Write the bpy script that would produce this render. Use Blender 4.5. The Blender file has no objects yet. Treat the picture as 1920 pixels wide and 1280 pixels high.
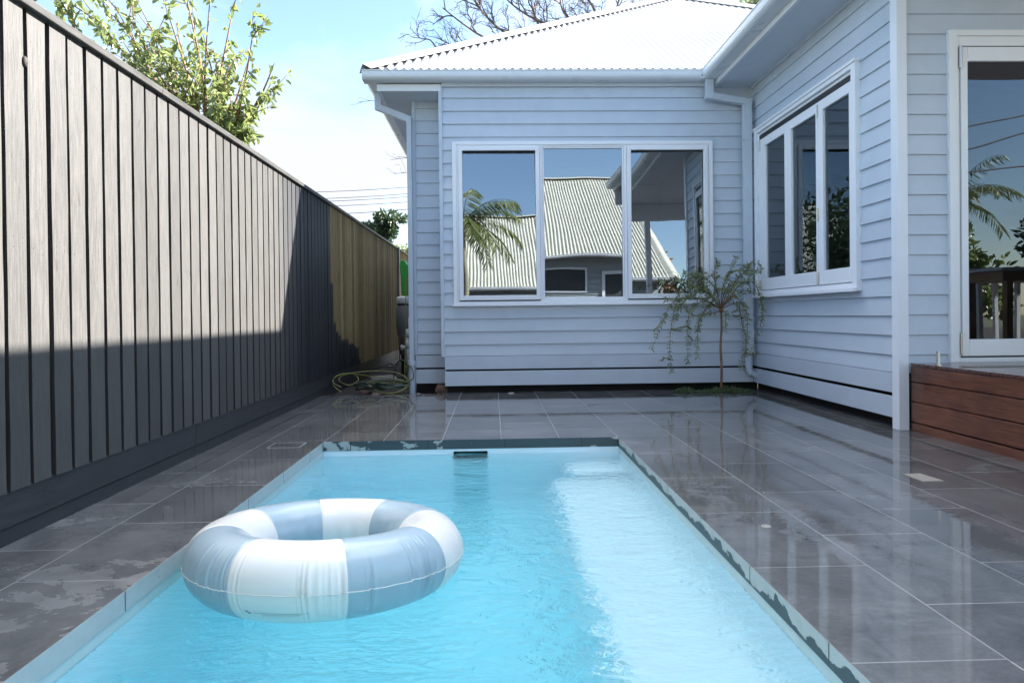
import bpy, math, random
from mathutils import Vector, Matrix
R = math.radians
S = 0.85                      # all layout numbers are in eye heights; one eye height is 0.85 m
scene = bpy.context.scene
col = scene.collection

# ------------------------------------------------------------------ camera
cd = bpy.data.cameras.new('camera'); cam = bpy.data.objects.new('camera', cd); col.objects.link(cam)
cd.sensor_width = 36; cd.lens = 36 * 1250 / 1920; cd.shift_y = -40.9 / 1920
cd.clip_end = 2000; cd.clip_start = 0.05
rx = Vector((0.99952526, -0.02867518, -0.01126888)); uy = Vector((0.01147089, 0.00689029, 0.99991047)); fw = Vector((0.02859497, 0.99956503, -0.00721595))
m = Matrix((rx, uy, -fw)).transposed().to_4x4(); m.translation = Vector((0, 0, S)); cam.matrix_world = m
scene.camera = cam

# ------------------------------------------------------------------ light
SUN = Vector((1, 0.325, 0.665)).normalized()
ELEV = math.asin(SUN.z); AZ = math.atan2(SUN.x, SUN.y)
sd = bpy.data.lights.new('sun', 'SUN'); sd.energy = 5.0; sd.angle = R(0.53); sd.color = (1, 0.95, 0.87)
sun = bpy.data.objects.new('sun', sd); col.objects.link(sun)
sun.rotation_euler = SUN.to_track_quat('Z', 'Y').to_euler(); sun.location = (8, 3, 8)
w = bpy.data.worlds.new('World'); scene.world = w; w.use_nodes = True
scene.view_settings.view_transform = 'Standard'; scene.view_settings.look = 'None'
scene.view_settings.exposure = 2.65; scene.view_settings.gamma = 1
scene.cycles.use_denoising = True
scene.cycles.max_bounces = 12; scene.cycles.transparent_max_bounces = 16
scene.cycles.sample_clamp_indirect = 6
nt = w.node_tree; N = nt.nodes; L = nt.links; N.clear()
sky = N.new('ShaderNodeTexSky'); sky.sky_type = 'NISHITA'; sky.sun_disc = False
sky.sun_elevation = ELEV; sky.sun_rotation = AZ; sky.air_density = 1.0; sky.dust_density = 0.25; sky.ozone_density = 1.6
geo = N.new('ShaderNodeTexCoord')
mp = N.new('ShaderNodeMapping'); mp.inputs['Scale'].default_value = (1.0, 1.0, 2.4); mp.inputs['Location'].default_value = (0.35, 0.1, 0.2)
L.new(geo.outputs['Generated'], mp.inputs['Vector'])
nz = N.new('ShaderNodeTexNoise'); nz.inputs['Scale'].default_value = 2.3; nz.inputs['Detail'].default_value = 9; nz.inputs['Roughness'].default_value = 0.52
nz.inputs['Distortion'].default_value = 0.25
L.new(mp.outputs[0], nz.inputs['Vector'])
sepw = N.new('ShaderNodeSeparateXYZ'); L.new(geo.outputs['Generated'], sepw.inputs[0])
# more cloud towards the horizon ahead, a clear blue sky behind
cov = N.new('ShaderNodeValToRGB')      # cloud cover by height: banks at the horizon, a clearer belt, unseen cloud overhead added as fill light
els = cov.color_ramp.elements; els[0].position = 0.0; els[0].color = (.63,) * 3 + (1,); els[1].position = 1.0; els[1].color = (.66,) * 3 + (1,)
for p_, v_ in ((.15, .63), (.24, .58), (.32, .53), (.42, .45), (.55, .42), (.74, .60)):
    e_ = els.new(p_); e_.color = (v_,) * 3 + (1,)
L.new(sepw.outputs['Z'], cov.inputs[0])
mr = N.new('ShaderNodeMapRange'); mr.inputs[1].default_value = -0.35; mr.inputs[2].default_value = 0.3; mr.inputs[3].default_value = -0.17; mr.inputs[4].default_value = 0.0
L.new(sepw.outputs['Y'], mr.inputs[0])
a1 = N.new('ShaderNodeMath'); a1.operation = 'ADD'; L.new(nz.outputs['Fac'], a1.inputs[0]); L.new(mr.outputs[0], a1.inputs[1])
a2 = N.new('ShaderNodeMath'); a2.operation = 'ADD'; L.new(a1.outputs[0], a2.inputs[0]); L.new(cov.outputs[0], a2.inputs[1])
cr = N.new('ShaderNodeValToRGB'); cr.color_ramp.elements[0].position = 0.0; cr.color_ramp.elements[1].position = 1.0
a3 = N.new('ShaderNodeMapRange'); a3.inputs[1].default_value = 1.0; a3.inputs[2].default_value = 1.18; L.new(a2.outputs[0], a3.inputs[0]); L.new(a3.outputs[0], cr.inputs[0])
cc = N.new('ShaderNodeValToRGB'); cc.color_ramp.elements[0].position = .35; cc.color_ramp.elements[0].color = (.165, .17, .18, 1); cc.color_ramp.elements[1].position = .75; cc.color_ramp.elements[1].color = (1, 1, .99, 1)  # cloud overhead, never in view, brightened to fill the shaded court
L.new(sepw.outputs['Z'], cc.inputs[0])
cm = N.new('ShaderNodeMix'); cm.data_type = 'RGBA'; cm.blend_type = 'MULTIPLY'; cm.inputs['Factor'].default_value = 1; cm.inputs['B'].default_value = (13.9, 14.2, 14.8, 1); L.new(cc.outputs[0], cm.inputs['A'])
mx = N.new('ShaderNodeMix'); mx.data_type = 'RGBA'; L.new(cm.outputs['Result'], mx.inputs['B'])
L.new(cr.outputs['Color'], mx.inputs['Factor']); L.new(sky.outputs[0], mx.inputs['A'])
bg = N.new('ShaderNodeBackground'); bg.inputs[1].default_value = 0.068
L.new(mx.outputs['Result'], bg.inputs[0])
wo = N.new('ShaderNodeOutputWorld'); L.new(bg.outputs[0], wo.inputs[0])

# ------------------------------------------------------------------ node helpers
class G:
    """small node-expression helper"""
    def __init__(s, name):
        s.m = bpy.data.materials.new(name); s.m.use_nodes = True
        s.t = s.m.node_tree; s.t.nodes.clear()
        s.out = s.t.nodes.new('ShaderNodeOutputMaterial')
        s._pos = None
    def n(s, typ, **kw):
        nd = s.t.nodes.new(typ)
        for k, v in kw.items(): setattr(nd, k, v)
        return nd
    def put(s, sock, v):
        if isinstance(v, bpy.types.NodeSocket): s.t.links.new(v, sock)
        elif v is not None:
            if isinstance(v, (tuple, list)) and len(v) == 3 and sock.type == 'RGBA': v = (*v, 1)
            sock.default_value = v
    def pos(s):
        if s._pos is None: s._pos = s.n('ShaderNodeNewGeometry').outputs['Position']
        return s._pos
    def math(s, op, a, b=None, c=None, clamp=False):
        nd = s.n('ShaderNodeMath', operation=op, use_clamp=clamp); s.put(nd.inputs[0], a)
        if b is not None: s.put(nd.inputs[1], b)
        if c is not None: s.put(nd.inputs[2], c)
        return nd.outputs[0]
    def xyz(s, v=None):
        nd = s.n('ShaderNodeSeparateXYZ'); s.put(nd.inputs[0], v or s.pos()); return nd.outputs
    def comb(s, x, y, z):
        nd = s.n('ShaderNodeCombineXYZ'); s.put(nd.inputs[0], x); s.put(nd.inputs[1], y); s.put(nd.inputs[2], z); return nd.outputs[0]
    def scaled(s, sc, v=None):
        nd = s.n('ShaderNodeMapping'); s.put(nd.inputs['Vector'], v or s.pos()); nd.inputs['Scale'].default_value = sc; return nd.outputs[0]
    def noise(s, scale, detail=4, rough=0.5, v=None, dist=0.0):
        nd = s.n('ShaderNodeTexNoise'); s.put(nd.inputs['Vector'], v or s.pos())
        nd.inputs['Scale'].default_value = scale; nd.inputs['Detail'].default_value = detail; nd.inputs['Roughness'].default_value = rough; nd.inputs['Distortion'].default_value = dist
        return nd.outputs['Fac']
    def white(s, v):
        nd = s.n('ShaderNodeTexWhiteNoise'); s.put(nd.inputs['Vector'], v); return nd.outputs['Value']
    def ramp(s, v, a, b, lo=0.0, hi=1.0):
        nd = s.n('ShaderNodeMapRange'); s.put(nd.inputs[0], v); nd.inputs[1].default_value = a; nd.inputs[2].default_value = b
        nd.inputs[3].default_value = lo; nd.inputs[4].default_value = hi; return nd.outputs[0]
    def mix(s, f, a, b):
        nd = s.n('ShaderNodeMix', data_type='RGBA'); s.put(nd.inputs['Factor'], f); s.put(nd.inputs['A'], a); s.put(nd.inputs['B'], b); return nd.outputs['Result']
    def mul(s, c, f):
        nd = s.n('ShaderNodeMix', data_type='RGBA', blend_type='MULTIPLY'); nd.inputs['Factor'].default_value = 1; s.put(nd.inputs['A'], c)
        g = s.n('ShaderNodeCombineColor'); [s.put(g.inputs[i], f) for i in range(3)]
        s.t.links.new(g.outputs[0], nd.inputs['B']); return nd.outputs['Result']
    def bump(s, h, strength=0.3, dist=0.01):
        nd = s.n('ShaderNodeBump'); nd.inputs['Strength'].default_value = strength; nd.inputs['Distance'].default_value = dist; s.put(nd.inputs['Height'], h); return nd.outputs[0]
    def bsdf(s, color, rough=0.5, normal=None, ior=None, metallic=None, spec=None, coat=None, sheen=None, trans=None):
        nd = s.n('ShaderNodeBsdfPrincipled'); s.put(nd.inputs['Base Color'], color); s.put(nd.inputs['Roughness'], rough)
        for k, v in (('Normal', normal), ('IOR', ior), ('Metallic', metallic), ('Specular IOR Level', spec), ('Coat Weight', coat), ('Sheen Weight', sheen), ('Transmission Weight', trans)):
            if v is not None: s.put(nd.inputs[k], v)
        return nd.outputs[0]
    def done(s, sh):
        s.t.links.new(sh, s.out.inputs['Surface']); return s.m

def paint(name, c, rough=0.42, grime=0.08, nscale=6.0, bump=0.05, rvar=1.0):
    g = G(name)
    a = g.noise(nscale, 5, 0.6); b = g.noise(0.9, 3, 0.5, g.scaled((1, 1, 3)))
    f = g.math('ADD', g.ramp(a, 0.3, 0.7, 1 - grime, 1.0), g.ramp(b, 0.3, 0.7, -grime * 0.6, grime * 0.3))
    return g.done(g.bsdf(g.mul(c, f), g.ramp(a, 0.3, 0.7, rough - 0.06 * rvar, rough + 0.1 * rvar), g.bump(g.noise(60, 3, 0.6), bump, 0.004)))

M = {}
M['board'] = paint('pale_blue_board_paint', (0.52, 0.585, 0.67), 0.45)
M['trim'] = paint('white_trim_paint', (0.74, 0.77, 0.82), 0.35, 0.03, bump=0.0)
M['frame'] = paint('white_aluminium', (0.78, 0.80, 0.84), 0.42, 0.0, bump=0.0, rvar=0)
M['doorframe'] = paint('cream_white_door_paint', (0.74, 0.76, 0.78), 0.42, 0.0, bump=0.0, rvar=0)
M['soffit'] = paint('soffit_paint', (0.60, 0.66, 0.74), 0.5, 0.04)
M['gutter'] = paint('gutter_paint', (0.70, 0.75, 0.80), 0.3, 0.02, bump=0.0)
M['roof'] = paint('white_roof_steel', (0.43, 0.425, 0.42), 0.55, 0.06, 1.6)
M['roof2'] = paint('cream_roof_steel', (0.42, 0.41, 0.35), 0.5, 0.10, 2.0)
M['board2'] = paint('grey_board_paint', (0.32, 0.36, 0.38), 0.5)
M['black'] = paint('black_rubber', (0.015, 0.015, 0.016), 0.5)
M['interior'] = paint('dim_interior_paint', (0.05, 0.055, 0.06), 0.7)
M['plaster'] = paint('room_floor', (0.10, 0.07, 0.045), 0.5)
M['steel'] = G('brushed_steel').m; 
g = G('brushed_steel'); M['steel'] = g.done(g.bsdf((0.55, 0.54, 0.52), 0.3, metallic=1.0))

# glass: partly mirror, partly clear
def glass(name, ior, tint):
    g = G(name); fr = g.n('ShaderNodeFresnel'); fr.inputs[0].default_value = ior
    nrm = g.bump(g.noise(0.9, 1.5, 0.4), 0.30, 0.012); g.t.links.new(nrm, fr.inputs['Normal'])
    gl = g.n('ShaderNodeBsdfGlossy'); gl.inputs['Roughness'].default_value = 0.003; gl.inputs['Color'].default_value = (0.84, 0.93, 1.0, 1); g.t.links.new(nrm, gl.inputs['Normal'])
    tr = g.n('ShaderNodeBsdfTransparent'); tr.inputs['Color'].default_value = (*tint, 1)
    mx = g.n('ShaderNodeMixShader'); g.t.links.new(fr.outputs[0], mx.inputs[0]); g.t.links.new(tr.outputs[0], mx.inputs[1]); g.t.links.new(gl.outputs[0], mx.inputs[2])
    return g.done(mx.outputs[0])
M['glass'] = glass('window_glass', 3.3, (0.6, 0.66, 0.65))
M['glass2'] = glass('sash_glass', 2.0, (0.62, 0.66, 0.64))

# weathered black fence paint over rough sawn palings; unpainted treated pine beyond the paint line
def fence_mat():
    g = G('fence_palings'); X, Y, Z = g.xyz()
    idx = g.math('FLOOR', g.math('DIVIDE', g.math('SUBTRACT', Y, 3.0 * S), 0.152 * S))
    rnd = g.white(g.comb(idx, 3.1, 7.7))
    grain = g.noise(9, 7, 0.62, g.scaled((1, 14, 0.9), g.comb(X, Y, g.math('ADD', Z, g.math('MULTIPLY', rnd, 9.0)))), 0.4)
    fine = g.noise(30, 5, 0.6, g.scaled((1, 9, 0.6)))
    knots = g.noise(6, 3, 0.5, g.scaled((1, 3.0, 1.0)))
    dark = g.mix(g.ramp(grain, 0.35, 0.7), (0.054, 0.052, 0.051), (0.082, 0.078, 0.075))
    dark = g.mix(g.ramp(knots, 0.68, 0.74), dark, (0.045, 0.038, 0.036))
    scr = g.noise(14, 8, 0.7, g.scaled((1, 5, 0.8)))
    dark = g.mix(g.math('MULTIPLY', g.ramp(scr, 0.70, 0.78), 0.35), dark, (0.32, 0.36, 0.38))
    dark = g.mul(dark, g.ramp(rnd, 0, 1, 0.86, 1.12))
    far_dark = g.ramp(g.math('ADD', Y, g.math('MULTIPLY', g.math('SUBTRACT', rnd, 0.5), 0.5)), 6.6 * S, 7.9 * S)   # darker and less glossy towards the bare boards
    dark = g.mix(far_dark, dark, (0.020, 0.022, 0.028))
    fu = g.math('SUBTRACT', g.math('DIVIDE', g.math('SUBTRACT', Y, 3.0 * S), 0.152 * S), idx)
    nail = None
    for zr in (0.62, 1.33, 1.36, 2.28):
        for uu in (0.42, 0.82):
            du = g.math('MULTIPLY', g.math('SUBTRACT', g.math('ADD', fu, g.math('MULTIPLY', g.math('SUBTRACT', rnd, 0.5), 0.25)), uu), 0.152 * S)
            dz = g.math('SUBTRACT', g.math('ADD', Z, g.math('MULTIPLY', g.math('SUBTRACT', g.white(g.comb(idx, zr, uu)), 0.5), 0.05)), zr * S)
            dd = g.math('LESS_THAN', g.math('ADD', g.math('MULTIPLY', du, du), g.math('MULTIPLY', dz, dz)), 0.0022 ** 2 * 1.3)
            nail = dd if nail is None else g.math('MAXIMUM', nail, dd)
    dark = g.mix(g.math('MULTIPLY', nail, 0.85), dark, (0.012, 0.010, 0.010))
    raw = g.mix(g.ramp(grain, 0.3, 0.72), (0.25, 0.175, 0.085), (0.50, 0.37, 0.20))
    raw = g.mul(raw, g.ramp(rnd, 0, 1, 0.62, 1.15))
    at = g.n('ShaderNodeAttribute', attribute_name='paint_line')
    d = g.math('SUBTRACT', g.math('ADD', Z, g.math('MULTIPLY', g.math('SUBTRACT', g.noise(26, 4, 0.7, g.scaled((1, 2.5, 0.7))), 0.5), 0.16)), at.outputs['Fac'])
    c = g.mix(g.ramp(d, -0.01, 0.01), dark, raw)
    rough = g.ramp(grain, 0.3, 0.7, 0.42, 0.56)
    hb = g.math('ADD', grain, g.math('MULTIPLY', fine, 0.6))
    isr = g.ramp(d, -0.01, 0.01)
    return g.done(g.bsdf(c, g.math('ADD', rough, g.math('MULTIPLY', isr, 0.4)), g.bump(hb, 0.35, 0.004), spec=g.math('SUBTRACT', g.math('SUBTRACT', 0.42, g.math('MULTIPLY', far_dark, 0.25)), g.math('MULTIPLY', isr, 0.10))))
M['paling'] = fence_mat(); M['backing'] = paint('dark_backing_palings', (0.016, 0.013, 0.012), .9)  # backing palings near black: shade behind the gaps put into the colour
M['edge'] = paint('gap_shade_board_edge', (0.034, 0.028, 0.027), .8)  # paling side faces darkened, painting in the shade of the gaps
def plinth_mat(name, c1, c2):
    g = G(name); gr = g.noise(8, 7, 0.65, g.scaled((1, 0.6, 8)), 0.3); sc = g.noise(5, 8, 0.72)
    c = g.mix(g.ramp(gr, 0.3, 0.7), c1, c2); c = g.mix(g.math('MULTIPLY', g.ramp(sc, 0.68, 0.8), 0.25), c, (0.2, 0.21, 0.22))
    return g.done(g.bsdf(c, g.ramp(gr, 0.3, 0.7, 0.38, 0.55), g.bump(gr, 0.3, 0.004)))
M['plinth'] = plinth_mat('black_plinth_paint', (0.024, 0.025, 0.028), (0.042, 0.043, 0.047))
M['rawwood'] = plinth_mat('treated_pine', (0.05, 0.038, 0.02), (0.12, 0.09, 0.05))

def wood(name, c1, c2, rough, axis=(1, 1, 1), coat=0.0, scale=7):
    g = G(name); gr = g.noise(scale, 8, 0.6, g.scaled(axis), 0.5); bl = g.noise(2.2, 3, 0.5)
    c = g.mul(g.mix(g.ramp(gr, 0.3, 0.7), c1, c2), g.ramp(bl, 0.3, 0.7, 0.55, 1.25))
    return g.done(g.bsdf(c, rough, g.bump(gr, 0.25, 0.003), coat=coat))
M['merbau'] = wood('oiled_merbau', (0.075, 0.023, 0.012), (0.20, 0.070, 0.034), 0.28, (1, 0.9, 14), 0.35)
M['decking'] = wood('wet_decking', (0.06, 0.022, 0.014), (0.13, 0.05, 0.03), 0.2, (0.9, 14, 1), 0.5)
M['bark'] = wood('grey_bark', (0.07, 0.05, 0.045), (0.16, 0.12, 0.105), 0.85, (3, 3, 1), 0, 12)
M['stem'] = wood('brown_stem', (0.10, 0.05, 0.025), (0.26, 0.14, 0.07), 0.7, (3, 3, 1), 0, 18)
M['palmtrunk'] = wood('palm_trunk_bark', (0.12, 0.11, 0.08), (0.3, 0.28, 0.2), 0.8, (1, 1, 6), 0, 8)
M['tabletimber'] = wood('table_timber', (0.25, 0.12, 0.06), (0.5, 0.27, 0.14), 0.4, (8, 1, 1))

def leaf(name, c1, c2, trans=0.35, rough=0.42):
    g = G(name); inf = g.n('ShaderNodeNewGeometry'); r = inf.outputs['Random Per Island']
    c = g.mix(r, c1, c2)
    p = g.bsdf(c, rough); t = g.n('ShaderNodeBsdfTranslucent'); g.put(t.inputs[0], g.mix(0.5, c, tuple(min(1, x * 1.7) for x in c2)))
    mx = g.n('ShaderNodeMixShader'); mx.inputs[0].default_value = trans; g.t.links.new(p, mx.inputs[1]); g.t.links.new(t.outputs[0], mx.inputs[2])
    return g.done(mx.outputs[0])
M['leaf_plum'] = leaf('fruit_tree_leaf', (0.055, 0.095, 0.026), (0.21, 0.25, 0.085), 0.42, 0.3)
M['leaf_willow'] = leaf('grey_green_leaf', (0.10, 0.16, 0.06), (0.34, 0.38, 0.21), 0.3)
M['leaf_dark'] = leaf('dark_evergreen_leaf', (0.02, 0.045, 0.018), (0.06, 0.10, 0.04), 0.2)
M['leaf_palm'] = leaf('palm_leaf', (0.05, 0.08, 0.02), (0.20, 0.22, 0.07), 0.25)
M['leaf_cover'] = leaf('ground_cover_leaf', (0.03, 0.07, 0.025), (0.12, 0.19, 0.08), 0.2)
M['leaf_orange'] = leaf('autumn_leaf', (0.12, 0.05, 0.015), (0.3, 0.14, 0.04), 0.25)

# wet porcelain paving
def paving_mat():
    g = G('wet_slate_paving'); X, Y, Z = g.xyz()
    Wd = 0.4575 * S; Ln = 0.715 * S
    left = g.math('LESS_THAN', X, -1.364 * S)
    xo = g.math('ADD', g.math('MULTIPLY', left, (-1.365 - 1.003) * S), 1.003 * S)
    wx = g.math('ADD', Wd, g.math('MULTIPLY', g.math('LESS_THAN', X, 1.003 * S), 0.0161 * S)); fx = g.math('DIVIDE', g.math('SUBTRACT', X, 1.003 * S), wx); lane = g.math('FLOOR', fx)
    ph = g.math('ADD', g.math('MULTIPLY', lane, 0.36 * S), g.math('ADD', g.math('MULTIPLY', left, (0.38 + 0.715 + 1.80) * S), 1.86 * S))
    fy = g.math('DIVIDE', g.math('SUBTRACT', Y, ph), Ln); row = g.math('FLOOR', fy)
    dx = g.math('MULTIPLY', g.math('ABSOLUTE', g.math('SUBTRACT', g.math('SUBTRACT', fx, lane), 0.5)), Wd)
    dy = g.math('MULTIPLY', g.math('ABSOLUTE', g.math('SUBTRACT', g.math('SUBTRACT', fy, row), 0.5)), Ln)
    wob = g.math('MULTIPLY', g.noise(7, 3, 0.6), 0.0012)
    joint = g.math('MAXIMUM', g.math('GREATER_THAN', g.math('ADD', dx, wob), Wd / 2 - 0.0022), g.math('GREATER_THAN', g.math('ADD', dy, wob), Ln / 2 - 0.0018))
    rnd = g.white(g.comb(lane, row, left)); rnd2 = g.white(g.comb(row, lane, 4.4))
    cl = g.noise(3.2, 8, 0.68, dist=0.6); st = g.noise(9, 7, 0.65, g.scaled((0.35, 1.6, 1)))
    c = g.mix(g.ramp(cl, 0.3, 0.7), (0.074, 0.076, 0.078), (0.168, 0.168, 0.168))
    c = g.mix(g.math('MULTIPLY', g.ramp(st, 0.5, 0.75), 0.35), c, (0.066, 0.062, 0.064))
    c = g.mul(c, g.ramp(rnd, 0, 1, 0.82, 1.15))
    # dry pale bloom near the left foreground, standing water to the right and far side
    spl = g.noise(2.6, 8, 0.72, dist=0.9)
    dryx = g.ramp(X, -1.9 * S, 0.4 * S, 1.0, 0.0); dryy = g.ramp(Y, 1.2 * S, 4.6 * S, 1.0, 0.0)
    dry = g.math('MULTIPLY', dryx, dryy)
    pud = g.ramp(g.math('SUBTRACT', g.noise(2.0, 9, 0.68, g.scaled((0.8, 1.2, 1)), 0.4), g.math('MULTIPLY', dry, 0.20)), 0.36, 0.375)
    c = g.mix(g.math('MULTIPLY', g.math('MULTIPLY', dry, g.ramp(spl, 0.5, 0.68)), 0.45), c, (0.27, 0.25, 0.24))
    c = g.mul(c, g.ramp(pud, 0, 1, 1.18, 0.95)); c = g.mul(c, g.ramp(g.noise(70, 4, 0.8), 0.3, 0.7, 0.88, 1.12))
    groutc = g.mix(g.noise(5, 3), (0.17, 0.165, 0.165), (0.33, 0.325, 0.32))
    c = g.mix(joint, c, groutc)
    rough = g.math('ADD', g.ramp(pud, 0, 1, 0.27, 0.015), g.math('ADD', g.math('MULTIPLY', dry, g.ramp(spl, 0.35, 0.65, 0.04, 0.3)), g.math('MULTIPLY', joint, 0.25)), clamp=True)
    film = g.math('ADD', g.math('MULTIPLY', g.noise(3.2, 2, 0.5), 0.45), g.math('MULTIPLY', g.noise(16, 4, 0.6, g.scaled((0.5, 1.4, 1)), 0.8), 0.10))
    grit = g.noise(45, 6, 0.7)
    h = g.math('ADD', g.math('MULTIPLY', film, 1.0), g.math('MULTIPLY', g.math('MULTIPLY', grit, g.ramp(pud, 0, 1, 0.10, 0.0)), 1.0))
    h = g.math('ADD', h, g.math('MULTIPLY', g.math('SUBTRACT', rnd2, 0.5), 0.0))
    return g.done(g.bsdf(c, rough, g.bump(h, 0.35, 0.006), ior=1.58))
M['paving'] = paving_mat()
def coping_mat():
    g = G('coping_face'); X, Y, Z = g.xyz()
    # lime bloom patches over the dark cut edge
    n = g.noise(6.5, 7, 0.58, g.scaled((1, 1, 1.4)), 0.2)
    up = g.math('MULTIPLY', g.ramp(Z, -0.075 * S, -0.01 * S, 0.26, -0.04), g.math('GREATER_THAN', X, 0.9 * S))
    farw = g.math('MULTIPLY', g.math('GREATER_THAN', Y, 5.33 * S), 0.225)
    leftw = g.math('MULTIPLY', g.math('LESS_THAN', X, -1.3 * S), -0.07)
    nn = g.math('SUBTRACT', g.math('SUBTRACT', n, farw), leftw)
    f = g.ramp(g.math('SUBTRACT', nn, up), 0.37, 0.39)
    c = g.mix(f, (0.05, 0.075, 0.085), g.mix(g.noise(20, 5), (0.34, 0.39, 0.39), (0.50, 0.53, 0.52)))
    side = g.math('DIVIDE', g.math('ADD', g.math('ADD', X, Y), 0.1), 0.62 * S)
    fr = g.math('ABSOLUTE', g.math('SUBTRACT', g.math('FRACT', side), 0.5))
    c = g.mix(g.math('GREATER_THAN', fr, 0.494), c, (0.03, 0.035, 0.04))
    return g.done(g.bsdf(c, 0.5, g.bump(n, 0.3, 0.004)))
M['coping'] = coping_mat()
g = G('pool_shell'); n1 = g.noise(3, 3)
M['shell'] = g.done(g.bsdf(g.mix(n1, (0.82, 0.92, 0.98), (0.86, 0.94, 0.99)), 0.4))
g = G('waterline_band'); M['band'] = g.done(g.bsdf(g.mix(g.noise(8, 6, 0.6, g.scaled((1, 1, 3))), (0.40, 0.50, 0.50), (0.60, 0.68, 0.67)), 0.4))
g = G('soil'); n1 = g.noise(12, 8, 0.7)
M['soil'] = g.done(g.bsdf(g.mix(n1, (0.012, 0.010, 0.009), (0.06, 0.048, 0.04)), 0.9, g.bump(n1, 0.8, 0.03)))
g = G('lawn_ground'); n1 = g.noise(5, 8, 0.7)
M['ground'] = g.done(g.bsdf(g.mix(n1, (0.05, 0.06, 0.025), (0.12, 0.12, 0.06)), 0.95, g.bump(n1, 0.5, 0.03)))
g = G('brown_rock'); n1 = g.noise(14, 8, 0.65)
M['rock'] = g.done(g.bsdf(g.mix(n1, (0.05, 0.03, 0.022), (0.20, 0.12, 0.09)), 0.7, g.bump(n1, 0.7, 0.02)))
M['rock_pale'] = paint('pale_stone', (0.34, 0.32, 0.31), 0.8, 0.3, 9)
M['offcut'] = paint('grey_timber', (0.18, 0.17, 0.16), .8, .3)
g = G('green_plastic'); M['green'] = g.done(g.bsdf((0.02, 0.36, 0.03), 0.35))
g = G('tank_plastic'); n1 = g.noise(6, 4); M['tank'] = g.done(g.bsdf(g.mix(n1, (0.14, 0.14, 0.145), (0.20, 0.20, 0.21)), 0.35))
M['pvc'] = paint('white_pvc', (0.66, 0.68, 0.70), 0.35)
g = G('hose_stripe'); X, Y, Z = g.xyz(); n1 = g.noise(3, 3)
M['hose'] = g.done(g.bsdf(g.mix(g.ramp(g.noise(2.5, 2), 0.46, 0.5), (0.025, 0.045, 0.022), (0.33, 0.34, 0.05)), 0.35))
M['hose_yellow'] = g.m
g = G('hose_yellow_green'); M['hose_yellow'] = g.done(g.bsdf(g.mix(g.noise(4, 3), (0.06, 0.08, 0.02), (0.26, 0.26, 0.05)), 0.35))
g = G('hose_dark_green'); M['hose_dark'] = g.done(g.bsdf((0.015, 0.035, 0.022), 0.35))
g = G('cable_black'); M['cable'] = g.done(g.bsdf((0.05, 0.05, 0.055), 0.6))
def vinyl(name, c):
    g = G(name); X, Y, Z = g.xyz(); n = g.noise(5, 4)
    nd = g.n('ShaderNodeBsdfPrincipled'); g.put(nd.inputs['Base Color'], g.mul(c, g.ramp(n, 0.3, 0.7, 0.95, 1.0))); nd.inputs['Roughness'].default_value = 0.30
    nd.inputs['Subsurface Weight'].default_value = 0.12; nd.inputs['Subsurface Radius'].default_value = (0.05, 0.06, 0.07); nd.inputs['Subsurface Scale'].default_value = 0.4
    nd.inputs['Coat Weight'].default_value = 0.25; nd.inputs['Coat Roughness'].default_value = 0.12
    g.put(nd.inputs['Normal'], g.bump(g.noise(16, 3), 0.12, 0.004))
    return g.done(nd.outputs[0])
M['vinyl_white'] = vinyl('white_vinyl', (0.80, 0.78, 0.74))
M['vinyl_blue'] = vinyl('dusty_blue_vinyl', (0.36, 0.465, 0.52))
g = G('seam_vinyl'); M['seam'] = g.done(g.bsdf((0.70, 0.70, 0.66), 0.4))
g = G('grey_print'); M['print'] = g.done(g.bsdf((0.2, 0.22, 0.24), 0.6))
# water: refracting surface, blue tint taken by the water body
def water_mat():
    g = G('pool_water'); X, Y, Z = g.xyz()
    v = g.scaled((1.0, 1.9, 1))
    big = g.noise(3.4, 3, 0.5, v, 0.5); mid = g.noise(10, 4, 0.55, v, 0.9); fine = g.noise(30, 3, 0.5, v, 0.4)
    near = g.ramp(Y, 1.6 * S, 5.0 * S, 1.0, 0.4)
    h = g.math('ADD', g.math('MULTIPLY', big, 0.55), g.math('MULTIPLY', g.math('ADD', g.math('MULTIPLY', mid, 0.62), g.math('MULTIPLY', fine, 0.16)), near))
    nd = g.n('ShaderNodeBsdfPrincipled'); nd.inputs['Base Color'].default_value = (1, 1, 1, 1); nd.inputs['Roughness'].default_value = 0.0
    nd.inputs['IOR'].default_value = 1.33; nd.inputs['Transmission Weight'].default_value = 1
    g.put(nd.inputs['Normal'], g.bump(h, 1.0, 0.10))
    va = g.n('ShaderNodeVolumeAbsorption'); va.inputs['Color'].default_value = (0.06, 0.93, 1.0, 1); va.inputs['Density'].default_value = 0.46
    g.t.links.new(va.outputs[0], g.out.inputs['Volume'])
    return g.done(nd.outputs[0])
M['water'] = water_mat()

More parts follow.
